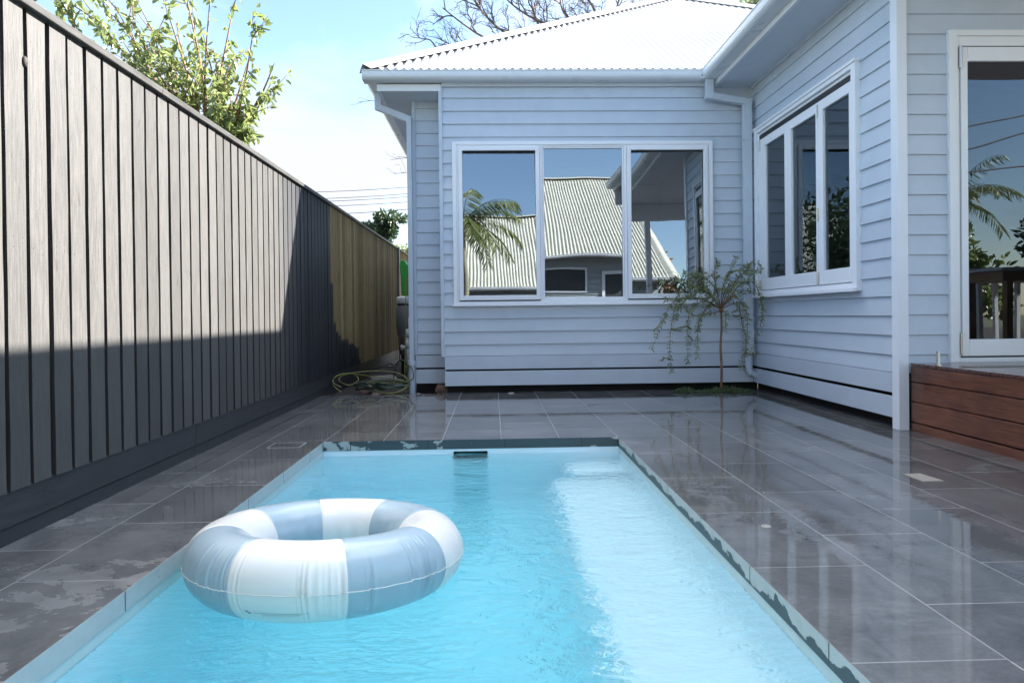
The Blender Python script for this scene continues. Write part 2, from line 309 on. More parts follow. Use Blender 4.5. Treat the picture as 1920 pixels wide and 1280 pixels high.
# ------------------------------------------------------------------ mesh builder
ORG = {}
class MB:
    def __init__(s): s.v = []; s.f = []; s.mi = []; s.smooth = False; s.cur = 0
    def quad(s, *p):
        b = len(s.v); s.v += [tuple(q) for q in p]; s.f.append(tuple(range(b, b + len(p)))); s.mi.append(s.cur); return s
    def box(s, x0, x1, y0, y1, z0, z1):
        b = len(s.v)
        s.v += [(x, y, z) for z in (z0, z1) for y in (y0, y1) for x in (x0, x1)]
        for f in ((0, 2, 3, 1), (4, 5, 7, 6), (0, 1, 5, 4), (2, 6, 7, 3), (0, 4, 6, 2), (1, 3, 7, 5)):
            s.f.append(tuple(b + i for i in f)); s.mi.append(s.cur)
        return s
    def obox(s, c, ax, ay, az):            # oriented box: centre and three half vectors
        b = len(s.v); c = Vector(c); ax, ay, az = Vector(ax), Vector(ay), Vector(az)
        for k in (-1, 1):
            for j in (-1, 1):
                for i in (-1, 1): s.v.append(tuple(c + ax * i + ay * j + az * k))
        for f in ((0, 2, 3, 1), (4, 5, 7, 6), (0, 1, 5, 4), (2, 6, 7, 3), (0, 4, 6, 2), (1, 3, 7, 5)):
            s.f.append(tuple(b + i for i in f)); s.mi.append(s.cur)
        return s
    def bar(s, p, q, w, h, up=(0, 0, 1)):
        p, q = Vector(p), Vector(q); d = q - p; u = Vector(up); sd = d.cross(u)
        if sd.length < 1e-6: sd = d.cross(Vector((1, 0, 0)))
        sd.normalize(); u = sd.cross(d).normalized()
        return s.obox((p + q) / 2, d / 2, sd * w / 2, u * h / 2)
    def tube(s, pts, r, n=8, cap=True):
        pts = [Vector(p) for p in pts]; rr = r if isinstance(r, (list, tuple)) else [r] * len(pts)
        b0 = len(s.v); prev = None
        for i, p in enumerate(pts):
            d = (pts[min(i + 1, len(pts) - 1)] - pts[max(i - 1, 0)]); 
            if d.length < 1e-9: d = Vector((0, 0, 1))
            d.normalize()
            if prev is None: a = d.orthogonal().normalized()
            else:
                a = prev - d * prev.dot(d)
                a = a.normalized() if a.length > 1e-6 else d.orthogonal().normalized()
            prev = a; c = d.cross(a)
            for k in range(n):
                t = 2 * math.pi * k / n; s.v.append(tuple(p + (a * math.cos(t) + c * math.sin(t)) * rr[i]))
        for i in range(len(pts) - 1):
            for k in range(n):
                k2 = (k + 1) % n; s.f.append((b0 + i * n + k, b0 + i * n + k2, b0 + (i + 1) * n + k2, b0 + (i + 1) * n + k)); s.mi.append(s.cur)
        if cap and n > 3:
            s.f.append(tuple(b0 + k for k in reversed(range(n)))); s.mi.append(s.cur)
            s.f.append(tuple(b0 + (len(pts) - 1) * n + k for k in range(n))); s.mi.append(s.cur)
        return s
    def lathe(s, cx, cy, prof, n=32):
        b0 = len(s.v)
        for r, z in prof:
            for k in range(n):
                t = 2 * math.pi * k / n; s.v.append((cx + r * math.cos(t), cy + r * math.sin(t), z))
        for i in range(len(prof) - 1):
            for k in range(n):
                k2 = (k + 1) % n; s.f.append((b0 + i * n + k, b0 + i * n + k2, b0 + (i + 1) * n + k2, b0 + (i + 1) * n + k)); s.mi.append(s.cur)
        return s
    def leaf(s, p, d, ln, wd, up=None, fold=0.25):
        p = Vector(p); d = Vector(d).normalized(); sd = d.cross(up if up is not None else Vector((0, 0, 1)))
        if sd.length < 1e-4: sd = d.orthogonal()
        sd.normalize(); nn = sd.cross(d)
        b = len(s.v); f = nn * wd * fold
        s.v += [tuple(p), tuple(p + d * ln * .35 + sd * wd * .5 + f), tuple(p + d * ln * .75 + sd * wd * .36 + f), tuple(p + d * ln),
                tuple(p + d * ln * .75 - sd * wd * .36 + f), tuple(p + d * ln * .35 - sd * wd * .5 + f), tuple(p + d * ln * .5)]
        for q in ((0, 1, 6), (1, 2, 6), (2, 3, 6), (3, 4, 6), (4, 5, 6), (5, 0, 6)):
            s.f.append(tuple(b + i for i in q)); s.mi.append(s.cur)
        return s
    def build(s, name, mats, parent=None, org=(0, 0, 0), smooth=False, bevel=0, loose=False):
        if not isinstance(mats, (list, tuple)): mats = [mats]
        if parent is not None: org = ORG[parent.name]
        o = Vector(org)
        me = bpy.data.meshes.new(name)
        me.from_pydata([tuple((Vector(v) - o) * S) for v in s.v], [], s.f)
        for mm in mats: me.materials.append(mm)
        me.polygons.foreach_set('material_index', s.mi)
        if smooth: me.polygons.foreach_set('use_smooth', [True] * len(me.polygons))
        me.update()
        ob = bpy.data.objects.new(name, me); col.objects.link(ob)
        if parent is not None: ob.parent = parent
        else: ob.location = o * S
        ORG[ob.name] = tuple(org)
        if bevel:
            bm = ob.modifiers.new('bevel', 'BEVEL'); bm.width = bevel * S; bm.segments = 2; bm.limit_method = 'ANGLE'; bm.angle_limit = R(50)
        return ob
def tag(o, label=None, cat=None, group=None, kind=None):
    if label: o['label'] = label
    if cat: o['category'] = cat
    if group: o['group'] = group
    if kind: o['kind'] = kind
    return o
def thing(name, loc, label, cat, group=None):
    o = bpy.data.objects.new(name, None); col.objects.link(o); o.location = Vector(loc) * S; o.empty_display_size = 0.1
    ORG[o.name] = tuple(loc); return tag(o, label, cat, group)
def struct(name, mb, mat, **k): return tag(mb.build(name, mat, **k), kind='structure')

def wboards(mb, org, u, n, rows, u0, u1, openings=(), proud=0.021, thin=0.003):
    """lapped boards on the plane through org, running along u, facing n; every row leans out at its foot"""
    org, u, n = Vector(org), Vector(u), Vector(n); Z = Vector((0, 0, 1))
    for (z0, z1) in rows:
        br = sorted({z0, z1, *[z for o in openings for z in o[2:4] if z0 < z < z1]})
        for za, zb in zip(br, br[1:]):
            zm = (za + zb) / 2; iv = [(u0, u1)]
            for (a, b, c, d) in openings:
                if c <= zm <= d:
                    nv = []
                    for (p, q) in iv:
                        if b <= p or a >= q: nv.append((p, q)); continue
                        if a > p: nv.append((p, a))
                        if b < q: nv.append((b, q))
                    iv = nv
            def off(z): return proud + (thin - proud) * (z - z0) / (z1 - z0)
            for (p, q) in iv:
                P = lambda uu, z, o_: tuple(org + u * uu + n * o_ + Z * z)
                if za == z0:
                    r = 0.004
                    mb.quad(P(p, za, 0), P(q, za, 0), P(q, za, off(za) - r), P(p, za, off(za) - r))
                    mb.quad(P(p, za, off(za) - r), P(q, za, off(za) - r), P(q, za + r, off(za)), P(p, za + r, off(za)))
                    mb.quad(P(p, za + r, off(za)), P(q, za + r, off(za)), P(q, zb, off(zb)), P(p, zb, off(zb)))
                else: mb.quad(P(p, za, off(za)), P(q, za, off(za)), P(q, zb, off(zb)), P(p, zb, off(zb)))
    return mb

def corr(mb, O, u, up, n, len_u, d0, d1, pitch=0.105, amp=0.013, k=8, cuts=6):
    """corrugated sheet: ribs run along up, waves across u; d0(t), d1(t) give where the sheet starts and ends upslope"""
    O, u, up, n = Vector(O), Vector(u), Vector(up), Vector(n)
    m_ = int(len_u / pitch * k); b = len(mb.v)
    for i in range(m_ + 1):
        t = len_u * i / m_; h = amp * math.cos(2 * math.pi * t / pitch); a, e = d0(t), max(d1(t), d0(t) + 1e-3)
        for j in range(cuts + 1): mb.v.append(tuple(O + u * t + up * (a + (e - a) * j / cuts) + n * h))
    for i in range(m_):
        for j in range(cuts):
            q = b + i * (cuts + 1) + j
            mb.f.append((q, q + cuts + 1, q + cuts + 2, q + 1)); mb.mi.append(mb.cur)
    return mb

# ------------------------------------------------------------------ ground, paving, pool
g0 = MB(); g0.quad((-400, -400, -1.9), (400, -400, -1.9), (400, 400, -1.9), (-400, 400, -1.9))
struct('ground', g0, M['ground'])
sb = MB()   # soil around and beyond the paving, clear of the pool
for (a, b, c, d) in ((-30, 30, 5.6, 60), (-30, -1.6, -30, 5.6), (1.3, 30, -30, 5.6), (-1.6, 1.3, -30, -1.6)):
    nx, ny = 6, 6
    for i in range(nx):
        for j in range(ny):
            xa, xb = a + (b - a) * i / nx, a + (b - a) * (i + 1) / nx; ya, yb = c + (d - c) * j / ny, c + (d - c) * (j + 1) / ny
            sb.quad((xa, ya, -0.05), (xb, ya, -0.05), (xb, yb, -0.05), (xa, yb, -0.05))
struct('soil', sb, M['soil'])
PL, PR, PF, PN, WZ, CT = -1.365, 1.003, 5.376, -1.2, -0.118, 0.075
pv = MB(); xs = (-2.2, PL, PR, 3.54); ys = (-2.5, PN, PF, 8.56)
for i in range(3):
    for j in range(3):
        if i == 1 and j == 1: continue
        pv.quad((xs[i], ys[j], 0), (xs[i + 1], ys[j], 0), (xs[i + 1], ys[j + 1], 0), (xs[i], ys[j + 1], 0))
pv.quad((-0.70, 8.56, 0), (3.54, 8.56, 0), (3.54, 8.68, 0), (-0.70, 8.68, 0))
pv.cur = 1
pv.quad((PL, PN, 0), (PL, PF, 0), (PL, PF, -CT), (PL, PN, -CT)); pv.quad((PR, PF, 0), (PR, PN, 0), (PR, PN, -CT), (PR, PF, -CT))
pv.quad((PL, PF, 0), (PR, PF, 0), (PR, PF, -CT), (PL, PF, -CT)); pv.quad((PR, PN, 0), (PL, PN, 0), (PL, PN, -CT), (PR, PN, -CT))
pv.cur = 2
e = 0.02
pv.quad((PL, PN, -CT), (PL, PF, -CT), (PL - e, PF + e, -CT), (PL - e, PN - e, -CT)); pv.quad((PR, PF, -CT), (PR, PN, -CT), (PR + e, PN - e, -CT), (PR + e, PF + e, -CT))
pv.quad((PL, PF, -CT), (PR, PF, -CT), (PR + e, PF + e, -CT), (PL - e, PF + e, -CT))
struct('paving', pv, [M['paving'], M['coping'], M['band']])

pool = thing('swimming_pool', (-0.18, 2.1, 0), 'pale aqua plunge pool with a step ledge, set in dark paving', 'swimming pool')
sh = MB(); x0, x1, y0, y1 = PL - 0.005, PR + 0.005, PN - 0.005, PF + 0.006; zt, zb = -CT - 0.002, -1.28
SK = (-0.33, -0.055, -0.094, -0.26)  # skimmer mouth
wl = WZ - .012; sh.cur = 1
sh.quad((x0, y0, zt), (x0, y1, zt), (x0, y1, wl), (x0, y0, wl)); sh.quad((x1, y1, zt), (x1, y0, zt), (x1, y0, wl), (x1, y1, wl)); sh.cur = 0
sh.quad((x0, y0, wl), (x0, y1, wl), (x0 + .05, y1, zb), (x0 + .05, y0, zb)); sh.quad((x1, y1, wl), (x1, y0, wl), (x1 - .05, y0, zb), (x1 - .05, y1, zb))
sh.quad((x0, y1, zt), (SK[0], y1, zt), (SK[0], y1, zb), (x0, y1, zb)); sh.quad((SK[1], y1, zt), (x1, y1, zt), (x1, y1, zb), (SK[1], y1, zb))
sh.quad((SK[0], y1, zt), (SK[1], y1, zt), (SK[1], y1, SK[2]), (SK[0], y1, SK[2])); sh.quad((SK[0], y1, SK[3]), (SK[1], y1, SK[3]), (SK[1], y1, zb), (SK[0], y1, zb))
sh.quad((x1, y0, zt), (x0, y0, zt), (x0, y0, zb), (x1, y0, zb)); sh.quad((x0, y0, zb), (x1, y0, zb), (x1, y1, zb), (x0, y1, zb))
sh.build('shell', [M['shell'], M['band']], pool)
lg = MB(); lg.box(0.415, x1 - .002, y0 + .02, 4.83, -1.27, -0.42); lg.build('ledge', M['shell'], pool, bevel=0.03)
lg = MB(); lg.box(0.56, x1 - .002, 4.93, y1 - .003, -1.27, -0.37); lg.build('step', M['shell'], pool, bevel=0.03)
sk = MB(); a, b, c, d = SK
sk.quad((a, y1 + .004, c), (b, y1 + .004, c), (b, y1 + .2, c), (a, y1 + .2, c)); sk.quad((a, y1 + .2, c), (b, y1 + .2, c), (b, y1 + .2, d), (a, y1 + .2, d))
sk.quad((a, y1, c), (a, y1 + .2, c), (a, y1 + .2, d), (a, y1, d)); sk.quad((b, y1 + .2, c), (b, y1, c), (b, y1, d), (b, y1 + .2, d)); sk.quad((a, y1, d), (a, y1 + .2, d), (b, y1 + .2, d), (b, y1, d))
sk.build('skimmer', paint('skimmer_dark', (0.03, 0.05, 0.055), 0.5), pool)
fr_ = MB(); t = 0.008
fr_.box(a - t, b + t, y1 - .006, y1 - .001, c, c + t); fr_.box(a - t, a, y1 - .006, y1 - .001, d, c); fr_.box(b, b + t, y1 - .006, y1 - .001, d, c)
fr_.build('skimmer_frame', M['shell'], pool)
wb = MB(); wb.box(x0 - .02, x1 + .02, y0 - .02, y1 + .02, -1.4, WZ)
struct('water', wb, M['water'])

lid = MB(); lx0, lx1, ly0, ly1 = -1.735, -1.50, 5.15, 5.34
lid.box(lx0, lx1, ly0, ly1, 0.001, 0.004)
lo = lid.build('skimmer_lid', M['paving'], thing('access_cover', (-1.62, 5.24, 0), 'square access lid with pale rim in the paving left of the pool', 'access cover'))
lr = MB(); t = 0.006
lr.box(lx0 - t, lx1 + t, ly0 - t, ly0, 0.001, 0.005); lr.box(lx0 - t, lx1 + t, ly1, ly1 + t, 0.001, 0.005); lr.box(lx0 - t, lx0, ly0, ly1, 0.001, 0.005); lr.box(lx1, lx1 + t, ly0, ly1, 0.001, 0.005)
lr.build('rim', paint('rim_grey', (0.3, 0.3, 0.3)), bpy.data.objects['access_cover'])
M['capgrey'] = paint('cap_grey', (.30, .29, .27), .5)
cp = MB(); cp.lathe(1.262, 3.066, [(0.0, 0.002), (0.013, 0.002), (0.014, 0.001), (0.015, 0.005), (0.021, 0.005), (0.023, 0.001)], 28)
tag(cp.build('floor_cap', M['capgrey'], org=(1.262, 3.066, 0), smooth=True), 'small round white-rimmed cap set flush in the wet paving right of the pool', 'floor cap')

dc = MB(); P4 = [(2.49, 3.995), (2.60, 3.995), (2.625, 3.815), (2.50, 3.815)]  # flat beige four-sided patch just above the paving
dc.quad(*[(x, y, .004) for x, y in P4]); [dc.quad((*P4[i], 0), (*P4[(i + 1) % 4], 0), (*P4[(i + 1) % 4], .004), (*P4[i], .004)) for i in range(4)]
tag(dc.build('beige_patch', paint('beige_patch_paint', (.34, .30, .25), .4), org=(2.55, 3.9, 0)), 'small beige patch lying in the wet paving in front of the deck', 'cover plate')

# ------------------------------------------------------------------ inflatable ring
ring = thing('pool_float', (-0.73, 2.95, WZ), 'blue and white striped inflatable swim ring floating in the pool', 'pool float')
random.seed(4)
RR, rr_, tx, ty = 0.433, 0.149, -0.09, -0.016
wr = [(random.uniform(0, 2 * math.pi), random.uniform(0.004, 0.012), random.uniform(0.010, 0.022), random.uniform(.45, .8)) for _ in range(96)]
def ringpt(u, v, extra=0.0):
    d = 0.0
    env = math.exp(-((((v + math.pi) % (2 * math.pi)) - math.pi - 0.02) / 0.55) ** 2)
    if env > 0.02:
        for (wu, wa, ws, wl) in wr:
            du = (u - wu + math.pi) % (2 * math.pi) - math.pi
            if abs(du) < 4 * ws:
                e2 = math.exp(-((((v + math.pi) % (2 * math.pi)) - math.pi - 0.02) / wl) ** 2)
                d -= wa * 0.8 * e2 * math.exp(-(du / (ws * 0.55)) ** 2) - wa * 0.35 * e2 * math.exp(-((abs(du) - ws * 1.1) / (ws * 0.5)) ** 2)
    # the joins between panels pull in a little
    ph = ((math.degrees(u) - 20) % 45); ph = min(ph, 45 - ph)
    d -= 0.0022 * math.exp(-(ph / 0.8) ** 2)
    inner = ((v % (2 * math.pi)) - math.pi)
    d -= 0.004 * math.exp(-(inner / 0.5) ** 2) * (0.5 + 0.5 * math.cos(u * 26))
    r = rr_ + d + extra
    x = (RR + r * math.cos(v)) * math.cos(u); y = (RR + r * math.cos(v)) * math.sin(u); z = r * math.sin(v)
    return (-0.73 + x, 2.95 + y, -0.028 + z + tx * y + ty * x)
nu, nv = 720, 72
for seg in range(8):
    mb = MB(); k0 = nu // 8; b = 0
    for i in range(k0 + 1):
        u = R(20 + 45 * seg) + 2 * math.pi * i / nu
        for j in range(nv): mb.v.append(ringpt(u, 2 * math.pi * j / nv))
    for i in range(k0):
        for j in range(nv):
            j2 = (j + 1) % nv; mb.f.append((i * nv + j, (i + 1) * nv + j, (i + 1) * nv + j2, i * nv + j2)); mb.mi.append(0)
    mb.build('panel', M['vinyl_blue'] if seg % 2 == 0 else M['vinyl_white'], ring, smooth=True)
sm = MB(); pts = []
for i in range(721):
    u = 2 * math.pi * i / 720; pts.append(ringpt(u, -0.05 + 0.006 * math.sin(u * 40), 0.002))
sm.tube(pts, 0.0022, 6, False); sm.build('seam', M['seam'], ring, smooth=True)
pr_ = MB()
def mark(u0, u1, v0, v1):
    n_ = max(1, int(abs(u1 - u0) / 0.8)); 
    for i in range(n_):
        ua, ub = R(u0 + (u1 - u0) * i / n_), R(u0 + (u1 - u0) * (i + 1) / n_)
        pr_.quad(ringpt(ua, R(v0), .0015), ringpt(ub, R(v0), .0015), ringpt(ub, R(v1), .0015), ringpt(ua, R(v1), .0015))
for row, (ua, ub) in enumerate(((256, 276), (259, 273.5), (258.5, 271))):
    u = ua; v = -31 - row * 3.2
    while u < ub:
        l = random.uniform(.35, .9); mark(u, min(u + l, ub), v, v - (0.9 if row < 2 else .5)); u += l + random.uniform(.15, .35)
mark(252.6, 253.4, -28.5, -31.5); mark(253.2, 254.4, -31, -34); mark(252.4, 252.9, -28, -29.2)
pr_.build('printed_notice', M['print'], ring)

# ------------------------------------------------------------------ fence
fence = thing('paling_fence', (-2.18, 3.0, 0), 'tall paling fence along the left, painted black with a bare pine far end', 'fence')
def ftop(y): return 2.47 + 0.0055 * (y - 3)
def pline(y):
    if y < 8.80: return 9.0
    P = ((8.80, 1.9), (8.95, 1.35), (9.12, .82), (9.5, .70), (10.1, .60), (10.65, .50), (10.9, .06), (11.3, -1), (90, -1))
    for (a, b), (c, d) in zip(P, P[1:]):
        if y < c: return b + (d - b) * (y - a) / (c - a) + random.uniform(-.03, .03)
    return -1
pb = MB(); bb = MB(); vals = []
random.seed(11)
y = 3.0 - 0.152 * 14
while y < 19:
    gap = random.uniform(0.024, 0.031); zt = ftop(y) - 0.02; zb_ = 0.237
    lean = random.uniform(-.003, .003); pl = pline(y) * S
    ya, yb = y + gap, y + 0.152
    n_ = 10; xo = -2.155 + random.uniform(-.003, .003)
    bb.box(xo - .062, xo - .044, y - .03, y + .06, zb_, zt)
    for (xa, xb, y_a, y_b, off) in ((xo, xo - 0.04, ya, yb, 0),):
        st = len(pb.v)
        jl = [random.uniform(-.0025, .0025) for _ in range(n_ + 1)]; jr = [random.uniform(-.0025, .0025) for _ in range(n_ + 1)]
        for i in range(n_ + 1):
            z = zb_ + (zt - zb_) * i / n_; tl = lean * (i / n_) - 0.0
            for (X_, Y_) in ((xa, y_a + jl[i] + tl), (xa, y_b + jr[i] + tl), (xb, y_b + jr[i] + tl), (xb, y_a + jl[i] + tl)): pb.v.append((X_ - 0.0 * z, Y_, z)); vals.append(pl)
        for i in range(n_):
            q = st + 4 * i
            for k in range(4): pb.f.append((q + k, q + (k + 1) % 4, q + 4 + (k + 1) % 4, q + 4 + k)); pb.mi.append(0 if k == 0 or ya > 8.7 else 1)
        pb.f.append((st, st + 3, st + 2, st + 1)); pb.mi.append(0)
    y += 0.152
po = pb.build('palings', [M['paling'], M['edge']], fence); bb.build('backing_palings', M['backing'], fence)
at_ = po.data.attributes.new('paint_line', 'FLOAT', 'POINT'); at_.data.foreach_set('value', vals)
cpb = MB()
def capseg(mb, a, b):
    za, zb2 = ftop(a), ftop(b); v = len(mb.v)
    for (yy, zz) in ((a, za), (b, zb2)):
        mb.v += [(-2.225, yy, zz - .012), (-2.125, yy, zz - .02), (-2.118, yy, zz + .015), (-2.22, yy, zz + .028)]
    for f in ((0, 1, 5, 4), (1, 2, 6, 5), (2, 3, 7, 6), (3, 0, 4, 7), (0, 3, 2, 1), (4, 5, 6, 7)): mb.f.append(tuple(v + i for i in f)); mb.mi.append(0)
capseg(cpb, 0.9, 4.395); capseg(cpb, 4.40, 8.795); 
tag(cpb.build('capping', plinth_mat('grey_cap_paint', (0.05, 0.049, 0.048), (0.085, 0.083, 0.08)), fence, bevel=0.003), 'grey painted capping rail')
cpb = MB(); capseg(cpb, 8.8, 15.2); capseg(cpb, 15.21, 19); tag(cpb.build('capping', M['rawwood'], fence, bevel=0.003), 'bare pine capping rail')
rb = MB()
for z in (0.6, 1.5, 2.3): rb.box(-2.29, -2.235, 0.9, 19, z, z + 0.07)
rb.build('rail', M['rawwood'], fence)
for (ya, yb, mt) in ((0.9, 4.9, 'plinth'), (4.905, 10.85, 'plinth'), (10.855, 19, 'rawwood')):
    mb = MB(); mb.box(-2.205, -2.165, ya, yb, 0.078, 0.245); mb.build('plinth_board', M[mt], fence, bevel=0.004)
    mb = MB(); mb.box(-2.21, -2.175, ya, yb, -0.05, 0.074); mb.build('plinth_board', M[mt], fence, bevel=0.004)
pm = MB(); pm.box(-2.14, -2.10, 15.16, 15.24, 0, 2.56); pm.build('post', paint('grey_post', (0.2, 0.19, 0.17)), fence)
kb = MB(); kb.lathe(0, 0, [(0, .02), (.011, .015), (.014, 0), (.011, -.015), (0, -.02)], 12)
kb.v = [(-2.15 + z * .5, 3.155 + x, 2.195 + yv * 1.9) for (x, yv, z) in kb.v]; kb.build('knot', M['edge'], fence, smooth=True)

# ------------------------------------------------------------------ house
house = thing('weatherboard_house', (1.2, 8.62, 0), 'pale blue weatherboard house with white corrugated roof wrapping round the pool court', 'house')
HY, LY, RX, RC = 8.62, 9.05, 3.414, 5.50
def rows(z0, z1, p=0.1675, first=None):
    r = []; z = z0
    if first: r.append((z, z + first)); z += first
    while z < z1 - 1e-3: r.append((z, min(z + p, z1))); z += p
    return r
wall_rows = rows(0.474, 3.96, 0.1668, 0.146)
far_open = [(-0.47, 2.84, 1.17, 3.19)]
mb = MB(); wboards(mb, (0, HY, 0), (1, 0, 0), (0, -1, 0), wall_rows, -0.64, RX, far_open); wboards(mb, (0, LY, 0), (1, 0, 0), (0, -1, 0), wall_rows, -1.04, -0.6)
tag(mb.build('weatherboard_wall', M['board'], house), 'far wall facing the pool')
side_open = [(6.11, 8.39, 1.23, 3.26)]
mb = MB(); wboards(mb, (RX, 0, 0), (0, 1, 0), (-1, 0, 0), wall_rows, RC + .02, HY - .0, side_open)
tag(mb.build('weatherboard_wall', M['board'], house), 'right wing wall with the folding window')
door_open = [(3.86, 5.95, 0.575, 3.29)]
mb = MB(); wboards(mb, (0, RC, 0), (1, 0, 0), (0, -1, 0), rows(0.475, 4.2, 0.1675, 0.15), 3.46, 10, door_open)
tag(mb.build('weatherboard_wall', M['board'], house), 'wall facing the timber deck')
mb = MB(); mb.quad((-1.06, LY, 0), (-1.06, 16, 0), (-1.06, 16, 3.96), (-1.06, LY, 3.96)); mb.quad((-0.625, HY, 0.474), (-0.625, LY, 0.474), (-0.625, LY, 3.96), (-0.625, HY, 3.96))
mb.quad((-1.06, 16, 0), (9, 16, 0), (9, 16, 3.96), (-1.06, 16, 3.96)); mb.quad((10, RC, 0), (10, 16, 0), (10, 16, 3.96), (10, RC, 3.96))
mb.build('side_wall', M['board'], house)
# skirting boards, with the dark subfloor behind the gaps
for (z0, z1) in ((0.092, 0.280), (0.304, 0.470)):
    mb = MB(); mb.box(-0.625, RX - .03, HY - .028, HY, z0, z1); mb.build('skirting_board', M['board'], house, bevel=0.003)
    mb = MB(); mb.box(-1.05, -0.632, LY - .028, LY, z0 - .004, z1 - .004); mb.build('skirting_board', M['board'], house, bevel=0.003)
    mb = MB(); mb.box(RX - .028, RX, RC + .055, HY - .03, z0, z1 - (0.008 if z0 < .2 else 0)); mb.build('skirting_board', M['board'], house, bevel=0.003)
mb = MB(); mb.quad((-.62, HY + .16, -.06), (RX + .1, HY + .16, -.06), (RX + .1, HY + .16, 0.6), (-.62, HY + .16, 0.6))
mb.quad((RX + .12, RC + .05, -.06), (RX + .12, HY + .2, -.06), (RX + .12, HY + .2, .6), (RX + .12, RC + .05, .6)); mb.quad((-1.05, LY + .1, -.06), (-.5, LY + .1, -.06), (-.5, LY + .1, .6), (-1.05, LY + .1, .6))
mb.build('subfloor', paint('subfloor_dark', (0.02, 0.02, 0.022), .9), house)
# corner trims
for i, (a, b, c, d, z0, z1) in enumerate(((-.668, -.622, HY - .034, HY + .002, .47, 3.96), (-1.062, -1.018, LY - .034, LY + .002, .47, 3.96), (3.375, 3.462, RC - .045, RC + .052, -.0, 4.0), (RX - .03, RX - .0, HY - .03, HY, .47, 3.92))):
    mb = MB(); mb.box(a, b, c, d, z0, z1); mb.build('corner_trim', M['trim'] if i == 2 else M['board'], house, bevel=0.004)
mb = MB(); mb.box(RX - .035, RX, RC + .055, HY - .035, 3.895, 3.92); mb.build('cornice_bead', M['soffit'], house)
# frieze over the far wall
mb = MB(); mb.box(-.625, RX - .5, HY - .04, HY - .003, 3.93, 4.0); mb.build('frieze', M['board'], house)

def framebox(mb, plane, a, b, z0, z1, t, d0, d1, tb=None, tt=None):
    """rectangular frame in a wall plane; plane is 'y' or 'x'"""
    tb = tb or t; tt = tt or t
    for (p, q, r, s_) in ((a, a + t, z0, z1), (b - t, b, z0, z1), (a + t, b - t, z0, z0 + tb), (a + t, b - t, z1 - tt, z1)):
        if plane == 'y': mb.box(p, q, d0, d1, r, s_)
        else: mb.box(d0, d1, p, q, r, s_)
    return mb
# far window ---------------------------------------------------------------
mb = MB(); framebox(mb, 'y', -.50, 2.87, 1.135, 3.225, 0.05, HY - .05, HY + .01, 0.04, 0.045)
win = tag(mb.build('window', M['frame'], house, bevel=0.004), 'three pane window in the far wall')
mb = MB(); framebox(mb, 'y', -.45, 2.82, 1.175, 3.18, 0.026, HY - .038, HY + .06); mb.box(.622, .655, HY - .042, HY + .06, 1.20, 3.155); mb.box(1.712, 1.747, HY - .042, HY + .06, 1.20, 3.155)
framebox(mb, 'y', .657, 1.71, 1.2, 3.155, .02, HY - .03, HY + .03)
mb.build('window_frame', M['frame'], win, bevel=0.003)
mb = MB(); mb.box(-.52, 2.89, HY - .075, HY - .0, 1.115, 1.134); mb.build('sill', M['frame'], win, bevel=0.003)
for a, b in ((-.425, .62), (1.75, 2.80)):
    mb = MB(); mb.box(a, b, HY - .0405, HY - .035, 1.176, 1.19); mb.build('gasket', M['black'], win)
for (a, b) in ((-.422, .619), (1.75, 2.80)):
    mb = MB(); framebox(mb, 'y', a, b, 1.192, 3.152, .052, HY - .064, HY - .02, .06, .045); mb.build('sash', M['frame'], win, bevel=0.004)
def pane(x0, x1, z0, z1, y, tilt, yaw, mat, par):
    mb = MB(); cx_, cz_ = (x0 + x1) / 2, (z0 + z1) / 2
    f = lambda x, z: y + (z - cz_) * math.tan(R(tilt)) + (x - cx_) * math.tan(R(yaw))
    mb.quad((x0, f(x0, z0), z0), (x1, f(x1, z0), z0), (x1, f(x1, z1), z1), (x0, f(x0, z1), z1)); return mb.build('pane', mat, par)
pane(-.38, .575, 1.245, 3.112, HY - .016, 2.3, 0.2, M['glass'], win)
pane(.675, 1.695, 1.218, 3.138, HY - .012, 0.12, 0, M['glass'], win)
pane(1.80, 2.752, 1.245, 3.112, HY - .016, 1.7, -0.45, M['glass'], win)
# folding window in the right wing ----------------------------------------------
mb = MB(); framebox(mb, 'x', 6.06, 8.435, 1.185, 3.312, 0.075, RX - .06, RX + .01, 0.055, 0.06); mb.box(RX - .075, RX, 6.045, 8.45, 3.295, 3.325)
fw_ = tag(mb.build('window', M['frame'], house, bevel=0.004), 'three leaf folding window in the right wing')
mb = MB(); framebox(mb, 'x', 6.135, 8.36, 1.24, 3.25, 0.028, RX - .03, RX + .08); mb.build('window_frame', M['frame'], fw_, bevel=0.003)
mb = MB(); mb.box(RX - .1, RX - .06, 6.04, 8.44, 1.18, 1.215); mb.box(RX - .045, RX - .01, 6.14, 8.35, 1.215, 1.262); mb.build('sill', M['frame'], fw_, bevel=0.003)
mb = MB(); mb.box(RX - .028, RX - .0, 6.165, 8.335, 3.155, 3.215); mb.build('track', M['black'], fw_)
for (a, b, ga, gb) in ((7.502, 8.30, 7.578, 8.125), (6.795, 7.498, 6.836, 7.415), (6.14, 6.788, 6.19, 6.69)):
    mb = MB(); mb.box(RX - .048, RX - .006, a, ga, 1.272, 3.15); mb.box(RX - .048, RX - .006, gb, b, 1.272, 3.15); mb.box(RX - .048, RX - .006, ga, gb, 1.272, 1.415); mb.box(RX - .048, RX - .006, ga, gb, 3.048, 3.15)
    mb.build('sash', M['frame'], fw_, bevel=0.004)
    mb = MB(); mb.quad((RX - .02, gb + .01, 1.40), (RX - .02, ga - .01, 1.40), (RX - .02, ga - .01, 3.06), (RX - .02, gb + .01, 3.06)); mb.build('pane', M['glass2'], fw_)
